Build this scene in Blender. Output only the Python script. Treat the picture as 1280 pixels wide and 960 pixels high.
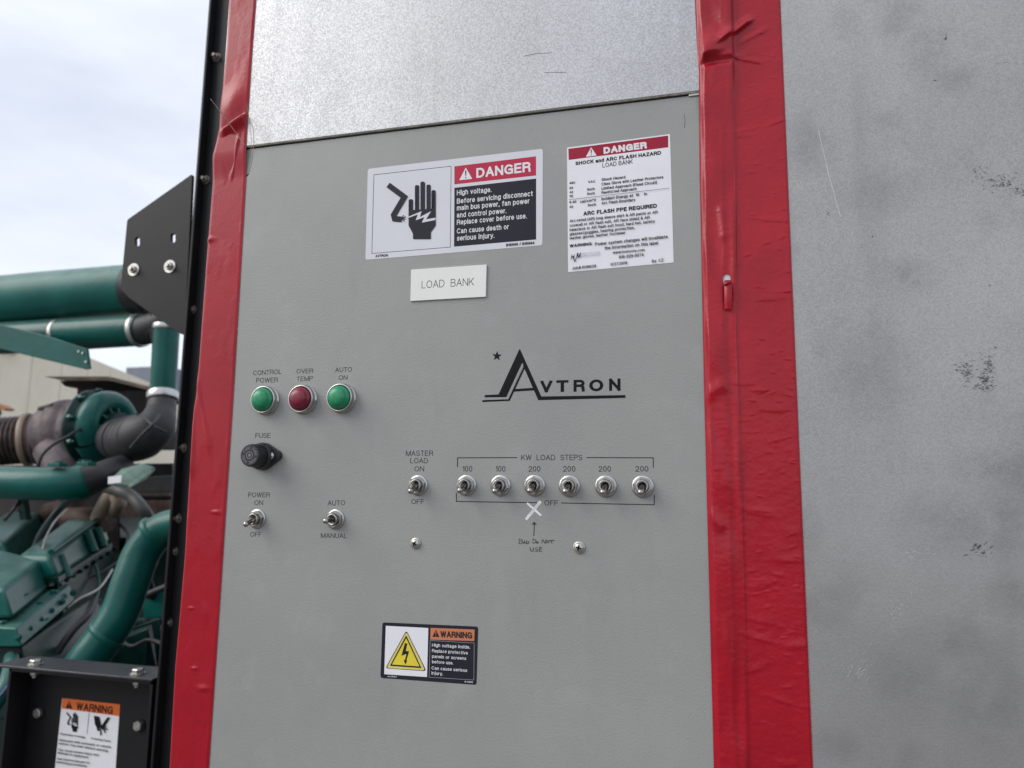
import bpy, bmesh, math, random
import numpy as np
from mathutils import Vector, Matrix

random.seed(7)
RNG = np.random.default_rng(7)
for o in list(bpy.data.objects):
    bpy.data.objects.remove(o)
S = bpy.context.scene
COL = S.collection

# ------------------------------------------------------------------ camera
F = 940.0                       # focal length in photo pixels (1280 wide)
YAW, PITCH, ROLL = 0.2710, 0.1443, 0.0125
DIST, EYE = 0.600, 1.55         # metres from the panel plane (y = 0), eye height
fw = Vector((-math.sin(YAW)*math.cos(PITCH), math.cos(YAW)*math.cos(PITCH), math.sin(PITCH)))
rt = Vector((math.cos(YAW), math.sin(YAW), 0.0))
up = rt.cross(fw)
rt, up = math.cos(ROLL)*rt + math.sin(ROLL)*up, -math.sin(ROLL)*rt + math.cos(ROLL)*up
CAM = Vector((0.0, -DIST, EYE))
cd = bpy.data.cameras.new('camera')
cam = bpy.data.objects.new('camera', cd); COL.objects.link(cam)
cam.matrix_world = Matrix(((rt.x, up.x, -fw.x, CAM.x), (rt.y, up.y, -fw.y, CAM.y), (rt.z, up.z, -fw.z, CAM.z), (0, 0, 0, 1)))
cd.sensor_width = 36.0; cd.lens = F/1280*36.0
cd.clip_start = 0.02; cd.clip_end = 3000
cd.dof.use_dof = True; cd.dof.focus_distance = 0.64; cd.dof.aperture_fstop = 9.0
S.camera = cam

# ------------------------------------------------------------------ world and sun
SUN_EL, SUN_AZ = math.radians(36), math.radians(-122)      # azimuth from +y, clockwise
w = bpy.data.worlds.new('World'); S.world = w; w.use_nodes = True
nt = w.node_tree; nt.nodes.clear()
out = nt.nodes.new('ShaderNodeOutputWorld'); bg = nt.nodes.new('ShaderNodeBackground')
sky = nt.nodes.new('ShaderNodeTexSky'); sky.sky_type = 'NISHITA'; sky.sun_disc = False
sky.sun_elevation = SUN_EL; sky.sun_rotation = SUN_AZ
sky.air_density = 1.0; sky.dust_density = 2.0; sky.ozone_density = 1.5
tc = nt.nodes.new('ShaderNodeTexCoord'); mp = nt.nodes.new('ShaderNodeMapping')
mp.inputs['Scale'].default_value = (1.0, 1.0, 3.2)
nz = nt.nodes.new('ShaderNodeTexNoise'); nz.inputs['Scale'].default_value = 1.9; nz.inputs['Detail'].default_value = 7
nz.inputs['Roughness'].default_value = 0.52
cr = nt.nodes.new('ShaderNodeValToRGB')
cr.color_ramp.elements[0].position = 0.33; cr.color_ramp.elements[0].color = (0.60, 0.60, 0.60, 1)
cr.color_ramp.elements[1].position = 0.62; cr.color_ramp.elements[1].color = (0.95, 0.95, 0.95, 1)
mx = nt.nodes.new('ShaderNodeMix'); mx.data_type = 'RGBA'
mx.inputs['B'].default_value = (8.0, 8.35, 9.2, 1)         # thin bright cloud
L = nt.links.new
L(tc.outputs['Generated'], mp.inputs[0]); L(mp.outputs[0], nz.inputs['Vector']); L(nz.outputs[0], cr.inputs[0])
L(cr.outputs[0], mx.inputs['Factor']); L(sky.outputs[0], mx.inputs['A']); L(mx.outputs['Result'], bg.inputs[0])
bg.inputs[1].default_value = 0.10
L(bg.outputs[0], out.inputs[0])
sd = bpy.data.lights.new('sun', 'SUN'); sd.energy = 1.5; sd.angle = math.radians(38); sd.color = (1.0, 0.96, 0.9)
sun = bpy.data.objects.new('sun', sd); COL.objects.link(sun)
sdir = Vector((math.sin(SUN_AZ)*math.cos(SUN_EL), math.cos(SUN_AZ)*math.cos(SUN_EL), math.sin(SUN_EL)))
sun.rotation_euler = sdir.to_track_quat('Z', 'Y').to_euler()
S.view_settings.view_transform = 'Standard'; S.view_settings.look = 'None'
S.view_settings.exposure = 0.37; S.view_settings.gamma = 1.0

# ------------------------------------------------------------------ helpers
def ray(px, py):
    return (rt*((px-640)/F) - up*((py-480)/F) + fw)
def P(px, py, y=0.0):
    d = ray(px, py)
    return CAM + d*((y-CAM.y)/d.y)
def crop(ox, oy, s):
    return lambda q: (ox+q[0]/s, oy+q[1]/s)
def mpp(px, py, y):                       # metres per photo pixel, sideways, at that place
    d = ray(px, py); t = (y-CAM.y)/d.y
    return t/F

def thing(name, label, cat, loc, group=None):
    o = bpy.data.objects.new(name, None); COL.objects.link(o)
    o.empty_display_size = 0.05
    o.location = loc; o['label'] = label; o['category'] = cat
    if group: o['group'] = group
    o['_w'] = list(loc)
    return o
def wloc(o):
    return Vector(o['_w']) if o is not None else Vector((0, 0, 0))
def scale_about(o, c, f):
    ob = o
    ob.data.transform(Matrix.Translation(Vector(c)-Vector(ob['_w'])) @ Matrix.Scale(f, 4) @ Matrix.Translation(Vector(ob['_w'])-Vector(c)))
def link_mesh(name, me, mat, parent=None, origin=None):
    o = bpy.data.objects.new(name, me); COL.objects.link(o)
    n = len(me.vertices)
    if origin is None:
        a = np.empty(n*3, 'f'); me.vertices.foreach_get('co', a); a = a.reshape(-1, 3)
        origin = Vector(((a.min(0)+a.max(0))/2).tolist())
    me.transform(Matrix.Translation(-origin))
    o.location = origin - wloc(parent)
    o['_w'] = list(origin)
    if parent: o.parent = parent
    if mat is not None and not me.materials: me.materials.append(mat)
    return o

class MB:
    def __init__(s): s.v = []; s.f = []; s.sm = []
    def add(s, vs, fs, smooth=False):
        b = len(s.v); s.v += [tuple(v) for v in vs]
        s.f += [tuple(b+i for i in f) for f in fs]; s.sm += [smooth]*len(fs)
    def box(s, c, d, rot=None):
        x, y, z = d[0]/2, d[1]/2, d[2]/2
        vs = [Vector((sx*x, sy*y, sz*z)) for sz in (-1, 1) for sy in (-1, 1) for sx in (-1, 1)]
        if rot is not None: vs = [rot @ v for v in vs]
        vs = [v+Vector(c) for v in vs]
        s.add(vs, [(0, 2, 3, 1), (4, 5, 7, 6), (0, 1, 5, 4), (2, 6, 7, 3), (0, 4, 6, 2), (1, 3, 7, 5)])
    def span(s, a, b):
        a = Vector(a); b = Vector(b)
        s.box((a+b)/2, (abs(b.x-a.x), abs(b.y-a.y), abs(b.z-a.z)))
    def lathe(s, o, ax, prof, n=24, smooth=True, phase=0.0, cap=True):
        ax = Vector(ax).normalized(); o = Vector(o)
        r0 = ax.orthogonal().normalized() if abs(ax.z) > 0.9 else ax.cross(Vector((0, 0, 1))).normalized()
        r1 = ax.cross(r0)
        vs = []
        for (h, r) in prof:
            for k in range(n):
                a = 2*math.pi*k/n+phase
                vs.append(o+ax*h+(r0*math.cos(a)+r1*math.sin(a))*r)
        fs = []
        for i in range(len(prof)-1):
            for k in range(n):
                fs.append((i*n+k, i*n+(k+1) % n, (i+1)*n+(k+1) % n, (i+1)*n+k))
        s.add(vs, fs, smooth)
        if cap:
            if prof[0][1] > 1e-5: s.add(vs[:n][::-1], [tuple(range(n))])
            if prof[-1][1] > 1e-5: s.add(vs[-n:], [tuple(range(n))])
    def tube(s, pts, r, n=16, smooth=True, cap=True, sub=6):
        pts = [Vector(p) for p in pts]
        rs = r if isinstance(r, (list, tuple)) else [r]*len(pts)
        if len(pts) > 2 and sub > 1:      # Catmull-Rom
            q, rr = [], []
            for i in range(len(pts)-1):
                p0 = pts[max(i-1, 0)]; p1 = pts[i]; p2 = pts[i+1]; p3 = pts[min(i+2, len(pts)-1)]
                for k in range(sub):
                    t = k/sub
                    q.append(0.5*((2*p1)+(p2-p0)*t+(2*p0-5*p1+4*p2-p3)*t*t+(3*p1-p0-3*p2+p3)*t**3))
                    rr.append(rs[i]*(1-t)+rs[i+1]*t)
            q.append(pts[-1]); rr.append(rs[-1]); pts, rs = q, rr
        vs = []; prev = None
        for i, p in enumerate(pts):
            t = (pts[min(i+1, len(pts)-1)]-pts[max(i-1, 0)]).normalized()
            if prev is None: prev = t.orthogonal().normalized()
            prev = (prev-t*prev.dot(t)).normalized(); b = t.cross(prev)
            for k in range(n):
                a = 2*math.pi*k/n
                vs.append(p+(prev*math.cos(a)+b*math.sin(a))*rs[i])
        fs = []
        for i in range(len(pts)-1):
            for k in range(n):
                fs.append((i*n+k, i*n+(k+1) % n, (i+1)*n+(k+1) % n, (i+1)*n+k))
        s.add(vs, fs, smooth)
        if cap: s.add(vs[:n][::-1], [tuple(range(n))]); s.add(vs[-n:], [tuple(range(n))])
    def loft(s, A, B):
        n = len(A); vs = list(A)+list(B)
        fs = [(i, (i+1) % n, n+(i+1) % n, n+i) for i in range(n)]
        fs += [tuple(range(n))[::-1], tuple(range(n, 2*n))]
        s.add(vs, fs)
    def build(s, name, mat, parent=None, bevel=0, seg=2, origin=None, subd=0):
        me = bpy.data.meshes.new(name)
        me.from_pydata(s.v, [], s.f)
        me.polygons.foreach_set('use_smooth', s.sm)
        me.update()
        bm = bmesh.new(); bm.from_mesh(me); bmesh.ops.recalc_face_normals(bm, faces=bm.faces)
        if bevel:
            bmesh.ops.remove_doubles(bm, verts=bm.verts, dist=1e-6)
            ed = [e for e in bm.edges if len(e.link_faces) == 2 and e.calc_face_angle(0) > 0.5]
            r = bmesh.ops.bevel(bm, geom=ed, offset=bevel, segments=seg, profile=0.5, affect='EDGES', clamp_overlap=True)
            for f in r['faces']: f.smooth = True
        bm.to_mesh(me); bm.free()
        return link_mesh(name, me, mat, parent, origin)

def hexhead(mb, o, ax, r, h, phase=0.3):
    mb.lathe(o, ax, [(0, r), (h*0.8, r), (h, r*0.86)], n=6, smooth=False, phase=phase)

# ------------------------------------------------------------------ materials
def pbsdf(name):
    m = bpy.data.materials.new(name); m.use_nodes = True
    return m, m.node_tree, m.node_tree.nodes['Principled BSDF']
def tnoise(t, scale, detail=4, rough=0.5, stretch=None):
    c = t.nodes.new('ShaderNodeTexCoord'); n = t.nodes.new('ShaderNodeTexNoise')
    n.inputs['Scale'].default_value = scale; n.inputs['Detail'].default_value = detail; n.inputs['Roughness'].default_value = rough
    if stretch:
        mpn = t.nodes.new('ShaderNodeMapping'); mpn.inputs['Scale'].default_value = stretch
        t.links.new(c.outputs['Object'], mpn.inputs[0]); t.links.new(mpn.outputs[0], n.inputs['Vector'])
    else:
        t.links.new(c.outputs['Object'], n.inputs['Vector'])
    return n
def ramp(t, src, stops):
    r = t.nodes.new('ShaderNodeValToRGB'); e = r.color_ramp.elements
    while len(e) < len(stops): e.new(0.5)
    for k, (p, c) in enumerate(stops):
        e[k].position = p; e[k].color = (c[0], c[1], c[2], 1) if not isinstance(c, (int, float)) else (c, c, c, 1)
    t.links.new(src, r.inputs[0]); return r.outputs[0]
def mixc(t, a, b, fac, mode='MIX'):
    m = t.nodes.new('ShaderNodeMix'); m.data_type = 'RGBA'; m.blend_type = mode
    for nm, v in (('A', a), ('B', b), ('Factor', fac)):
        if isinstance(v, (tuple, list)): m.inputs[nm].default_value = (v[0], v[1], v[2], 1)
        elif isinstance(v, (int, float)): m.inputs[nm].default_value = v
        else: t.links.new(v, m.inputs[nm])
    return m.outputs['Result']
def bump(t, b, src, dist, strength=1.0, chain=None):
    n = t.nodes.new('ShaderNodeBump'); n.inputs['Distance'].default_value = dist; n.inputs['Strength'].default_value = strength
    t.links.new(src, n.inputs['Height'])
    if chain is not None: t.links.new(chain, n.inputs['Normal'])
    t.links.new(n.outputs[0], b.inputs['Normal']); return n.outputs[0]

def plain(name, col, rough=0.5, metal=0.0, var=0.12, vs=40, bsc=None, bd=0.0002, spec=0.5, coat=0):
    m, t, b = pbsdf(name)
    n = tnoise(t, vs, 5)
    lo = tuple(c*(1-var) for c in col); hi = tuple(min(1, c*(1+var)) for c in col)
    t.links.new(ramp(t, n.outputs[0], [(0.3, lo), (0.7, hi)]), b.inputs['Base Color'])
    b.inputs['Roughness'].default_value = rough; b.inputs['Metallic'].default_value = metal
    b.inputs['Specular IOR Level'].default_value = spec
    if coat: b.inputs['Coat Weight'].default_value = coat; b.inputs['Coat Roughness'].default_value = 0.15
    if bsc: bump(t, b, tnoise(t, bsc, 3).outputs[0], bd)
    return m

M = {}
# grey textured powder coat
m, t, b = pbsdf('grey_powder_coat')
base = ramp(t, tnoise(t, 7, 6, 0.6).outputs[0], [(0.3, (0.270, 0.275, 0.266)), (0.7, (0.312, 0.316, 0.302))])
dust = ramp(t, tnoise(t, 22, 7, 0.7).outputs[0], [(0.54, 0.0), (0.72, 0.5)])
col = mixc(t, base, (0.345, 0.347, 0.338), dust)
col = mixc(t, col, (0.225, 0.230, 0.226), ramp(t, tnoise(t, 16, 6, 0.6, (1, 1, 0.35)).outputs[0], [(0.58, 0.0), (0.74, 0.4)]))
t.links.new(col, b.inputs['Base Color'])
b.inputs['Roughness'].default_value = 0.46
c1 = bump(t, b, tnoise(t, 620, 2, 0.5).outputs[0], 0.00019)
M['panel'] = m
# galvanised steel
def galv(name, lo, hi, rough, metal=0.75, sp=650, gr=0.8, spots=()):
    m, t, b = pbsdf(name)
    big = tnoise(t, 5, 5, 0.55)
    fine = tnoise(t, sp, 3, 0.6)
    c = ramp(t, big.outputs[0], [(0.3, lo), (0.68, hi)])
    g = ramp(t, fine.outputs[0], [(0.36, gr), (0.64, 1.0)])
    c = mixc(t, c, g, 1.0, 'MULTIPLY')
    blot = ramp(t, tnoise(t, 13, 4, 0.5).outputs[0], [(0.55, 0.0), (0.75, 0.50 if spots else 0.16)])
    c = mixc(t, c, (0.19, 0.19, 0.19), blot)
    run = ramp(t, tnoise(t, 26, 6, 0.6, (1, 1, 0.12)).outputs[0], [(0.56, 0.0), (0.78, 0.30)])
    c = mixc(t, c, (0.22, 0.22, 0.225), run)
    if spots:
        geo = t.nodes.new('ShaderNodeNewGeometry'); acc = None
        for (px, py, rx, rz) in spots:
            p = P(px, py)
            q1 = t.nodes.new('ShaderNodeVectorMath'); q1.operation = 'SUBTRACT'; q1.inputs[1].default_value = p; t.links.new(geo.outputs['Position'], q1.inputs[0])
            q2 = t.nodes.new('ShaderNodeVectorMath'); q2.operation = 'MULTIPLY'; k_ = 940/0.62
            q2.inputs[1].default_value = (k_/rx, 0, k_/rz); t.links.new(q1.outputs[0], q2.inputs[0])
            q3 = t.nodes.new('ShaderNodeVectorMath'); q3.operation = 'LENGTH'; t.links.new(q2.outputs[0], q3.inputs[0])
            v = ramp(t, q3.outputs['Value'], [(0.0, 1.0), (1.0, 0.0)])
            if acc is None: acc = v
            else:
                mm = t.nodes.new('ShaderNodeMath'); mm.operation = 'MAXIMUM'; t.links.new(acc, mm.inputs[0]); t.links.new(v, mm.inputs[1]); acc = mm.outputs[0]
        m3 = t.nodes.new('ShaderNodeMath'); m3.operation = 'MULTIPLY'; t.links.new(acc, m3.inputs[0])
        t.links.new(ramp(t, tnoise(t, 60, 6, 0.65).outputs[0], [(0.3, 0.10), (0.65, 0.48)]), m3.inputs[1])
        c = mixc(t, c, (0.17, 0.17, 0.165), m3.outputs[0])
    t.links.new(c, b.inputs['Base Color'])
    t.links.new(ramp(t, fine.outputs[0], [(0.35, rough+0.10), (0.65, rough-0.06)]), b.inputs['Roughness'])
    b.inputs['Metallic'].default_value = metal
    bump(t, b, fine.outputs[0], 0.00012)
    return m
M['galv_top'] = galv('galvanised_sheet_skylit', (0.50, 0.505, 0.515), (0.60, 0.605, 0.62), 0.48, 0.62, 800, 0.70)  # brighter, bluer copy of the zinc; reflected sky put into the colour
M['galv'] = galv('galvanised_sheet', (0.375, 0.372, 0.365), (0.475, 0.472, 0.465), 0.50, 0.7, 900, 0.84, [(1190, 655, 75, 45), (1265, 650, 50, 60), (1238, 870, 60, 75), (1140, 848, 50, 50), (1200, 805, 70, 30), (1048, 932, 30, 22), (1240, 585, 50, 25), (1160, 60, 40, 60), (1185, 95, 40, 30), (1125, 20, 35, 50), (1100, 240, 60, 40), (1080, 460, 60, 70), (1262, 745, 28, 30), (1010, 190, 35, 40), (1130, 345, 45, 30)])
# red tape
m, t, b = pbsdf('red_tape')
fine = tnoise(t, 520, 3, 0.6)
c = ramp(t, tnoise(t, 18, 4).outputs[0], [(0.3, (0.315, 0.005, 0.015)), (0.7, (0.385, 0.007, 0.020))])
c = mixc(t, c, (0.15, 0.005, 0.008), ramp(t, fine.outputs[0], [(0.60, 0.0), (0.72, 0.6)]))
t.links.new(c, b.inputs['Base Color'])
b.inputs['Roughness'].default_value = 0.29; b.inputs['Specular IOR Level'].default_value = 0.36
c1 = bump(t, b, fine.outputs[0], 0.00007)
bump(t, b, tnoise(t, 120, 3, 0.5).outputs[0], 0.00010, 1.0, c1)
M['tape'] = m
M['nickel'] = plain('nickel', (0.40, 0.39, 0.375), 0.28, 1.0, 0.15, 300)
M['chrome'] = plain('chrome_bezel', (0.50, 0.495, 0.48), 0.34, 1.0, 0.06, 300)
M['steel'] = plain('zinc_bolt', (0.50, 0.49, 0.46), 0.38, 0.9, 0.3, 200)
M['dullbolt'] = plain('dull_bolt', (0.24, 0.21, 0.19), 0.55, 0.8, 0.3, 200)
M['ink'] = plain('grey_black_ink', (0.038, 0.040, 0.042), 0.6, spec=0.12, var=0.15, vs=500)
M['black_ink'] = plain('black_ink', (0.010, 0.010, 0.012), 0.5, spec=0.12, var=0.1, vs=200)
M['marker'] = plain('marker_ink', (0.045, 0.045, 0.042), 0.6, spec=0.12, var=0.3, vs=700)
M['scratch'] = plain('bright_scratch', (0.62, 0.63, 0.64), 0.4, 0.4, var=0.25, vs=900)
M['scuff'] = plain('dark_scuff', (0.06, 0.06, 0.065), 0.7, var=0.4, vs=900)
M['white_paint'] = plain('white_paint_pen', (0.78, 0.78, 0.80), 0.5, var=0.08, vs=400)
M['vinyl_grey'] = plain('pale_metallic_vinyl', (0.63, 0.64, 0.68), 0.38, var=0.03, vs=20)
M['vinyl_white'] = plain('white_paper_label', (0.76, 0.76, 0.80), 0.42, var=0.03, vs=60)
M['plate_white'] = plain('white_engraving_laminate', (0.76, 0.76, 0.73), 0.4, var=0.02, vs=60)
M['print_red'] = plain('print_red', (0.46, 0.022, 0.060), 0.45, spec=0.25, var=0.05)
M['print_crimson'] = plain('print_crimson', (0.32, 0.010, 0.036), 0.45, spec=0.25, var=0.06, vs=120)
M['print_dark'] = plain('print_dark', (0.018, 0.019, 0.028), 0.45, spec=0.2, var=0.08)
M['print_white'] = plain('print_white', (0.72, 0.72, 0.75), 0.45, var=0.04)
M['print_grey'] = plain('print_grey', (0.30, 0.30, 0.33), 0.45, var=0.04)
M['print_orange'] = plain('print_orange', (0.62, 0.14, 0.035), 0.45, spec=0.25, var=0.06)
M['print_orange2'] = plain('print_orange_faded', (0.56, 0.19, 0.085), 0.42, var=0.06)
M['print_yellow'] = plain('print_yellow', (0.72, 0.58, 0.04), 0.42, var=0.05)
M['print_yellow2'] = plain('print_yellow_pale', (0.66, 0.58, 0.16), 0.42, var=0.05)
M['black_paint'] = plain('black_paint', (0.0075, 0.0075, 0.009), 0.5, var=0.25, vs=12, bsc=300, bd=0.0001, spec=0.3)
M['black_sheen'] = plain('sheen_black_paint', (0.020, 0.021, 0.026), 0.38, var=0.5, vs=60, bsc=300, bd=0.0001, spec=0.6)  # lighter, bluer black; sky sheen on the top plate put into the colour
M['black_plastic'] = plain('black_plastic', (0.020, 0.020, 0.023), 0.34, var=0.15, vs=200, bsc=900, bd=0.00004)
M['rubber'] = plain('black_rubber', (0.024, 0.023, 0.026), 0.55, var=0.3, vs=30, bsc=150, bd=0.0006)
def green(name, col, top_pale, rough=0.32):
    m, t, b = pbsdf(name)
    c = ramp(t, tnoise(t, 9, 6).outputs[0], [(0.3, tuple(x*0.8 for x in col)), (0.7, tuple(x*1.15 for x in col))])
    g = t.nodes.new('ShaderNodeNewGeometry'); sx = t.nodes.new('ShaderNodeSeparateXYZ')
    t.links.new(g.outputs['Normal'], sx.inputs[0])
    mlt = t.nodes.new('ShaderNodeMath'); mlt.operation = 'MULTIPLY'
    t.links.new(ramp(t, sx.outputs[2], [(0.25, 0.0), (0.9, top_pale)]), mlt.inputs[0])
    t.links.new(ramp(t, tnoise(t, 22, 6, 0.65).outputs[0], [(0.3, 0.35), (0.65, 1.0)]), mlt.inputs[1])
    c = mixc(t, c, (0.23, 0.30, 0.27), mlt.outputs[0])      # dust and sky light, both put into the colour of upward faces
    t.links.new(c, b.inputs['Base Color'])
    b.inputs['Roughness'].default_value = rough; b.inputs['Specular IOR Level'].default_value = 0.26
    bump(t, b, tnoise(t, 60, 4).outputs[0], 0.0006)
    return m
M['green'] = green('green_enamel', (0.005, 0.092, 0.078), 0.30)
M['green_duct'] = green('green_enamel_pale_top', (0.012, 0.125, 0.108), 0.95, 0.42)  # strongest pale top: the duct's highlight is put into the colour
M['green_dark'] = green('green_enamel_shaded', (0.003, 0.022, 0.021), 0.12, 0.35)  # dark copy of the enamel; shade among the engine parts put into the colour
M['green_pale'] = plain('pale_green_sheet', (0.26, 0.38, 0.30), 0.35, 0.2, 0.2, 30)
M['iron'] = plain('heat_stained_iron', (0.135, 0.108, 0.112), 0.62, 0.2, 0.4, 25, bsc=90, bd=0.0015)
M['rust'] = plain('rusty_steel', (0.085, 0.052, 0.040), 0.65, 0.3, 0.5, 30, bsc=90, bd=0.001)
M['bellows'] = plain('dark_bellows_steel', (0.12, 0.095, 0.09), 0.42, 0.7, 0.35, 30)
M['dark_iron'] = plain('dark_iron', (0.028, 0.022, 0.022), 0.6, 0.3, 0.4, 20)
M['grey_hose'] = plain('grey_hose', (0.11, 0.115, 0.11), 0.5, 0, 0.2, 20)
M['tan'] = plain('tan_casting', (0.34, 0.26, 0.20), 0.55, 0, 0.35, 14)
m, t, b = pbsdf('rendered_wall')
c = ramp(t, tnoise(t, 0.9, 8, 0.65).outputs[0], [(0.3, (0.76, 0.69, 0.54)), (0.7, (0.86, 0.80, 0.66))])
st = ramp(t, tnoise(t, 1.4, 6, 0.6, (4, 4, 0.35)).outputs[0], [(0.55, 0.0), (0.8, 0.35)])
t.links.new(mixc(t, c, (0.52, 0.47, 0.37), st), b.inputs['Base Color']); b.inputs['Roughness'].default_value = 0.85
bump(t, b, tnoise(t, 25, 5).outputs[0], 0.01)
M['wall'] = m
M['joint'] = plain('wall_joint', (0.62, 0.57, 0.46), 0.8)
M['roof_red'] = plain('red_fascia', (0.20, 0.030, 0.035), 0.5, 0, 0.15, 2)
M['far_blue'] = plain('slate_blue_cladding', (0.16, 0.18, 0.23), 0.5, 0, 0.1, 2)
m, t, b = pbsdf('gravel_yard')
c = ramp(t, tnoise(t, 2.5, 8, 0.65).outputs[0], [(0.3, (0.15, 0.135, 0.12)), (0.7, (0.24, 0.22, 0.195))])
c = mixc(t, c, ramp(t, tnoise(t, 60, 3).outputs[0], [(0.35, 0.55), (0.65, 1.0)]), 1.0, 'MULTIPLY')
t.links.new(c, b.inputs['Base Color']); b.inputs['Roughness'].default_value = 0.9
bump(t, b, tnoise(t, 60, 4).outputs[0], 0.02)
M['ground'] = m

# red lens / green lens
def lens(name, col):
    m, t, b = pbsdf(name)
    t.links.new(ramp(t, tnoise(t, 350, 2).outputs[0], [(0.3, tuple(c*0.85 for c in col)), (0.7, tuple(min(1, c*1.15) for c in col))]), b.inputs['Base Color'])
    b.inputs['Roughness'].default_value = 0.38; b.inputs['Coat Weight'].default_value = 0.2; b.inputs['Coat Roughness'].default_value = 0.2
    b.inputs['Subsurface Weight'].default_value = 0.25; b.inputs['Subsurface Radius'].default_value = (0.002, 0.002, 0.002); b.inputs['Subsurface Scale'].default_value = 1.0
    return m
M['lens_green'] = lens('green_lens', (0.009, 0.25, 0.108))
M['lens_red'] = lens('red_lens', (0.20, 0.006, 0.030))

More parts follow.
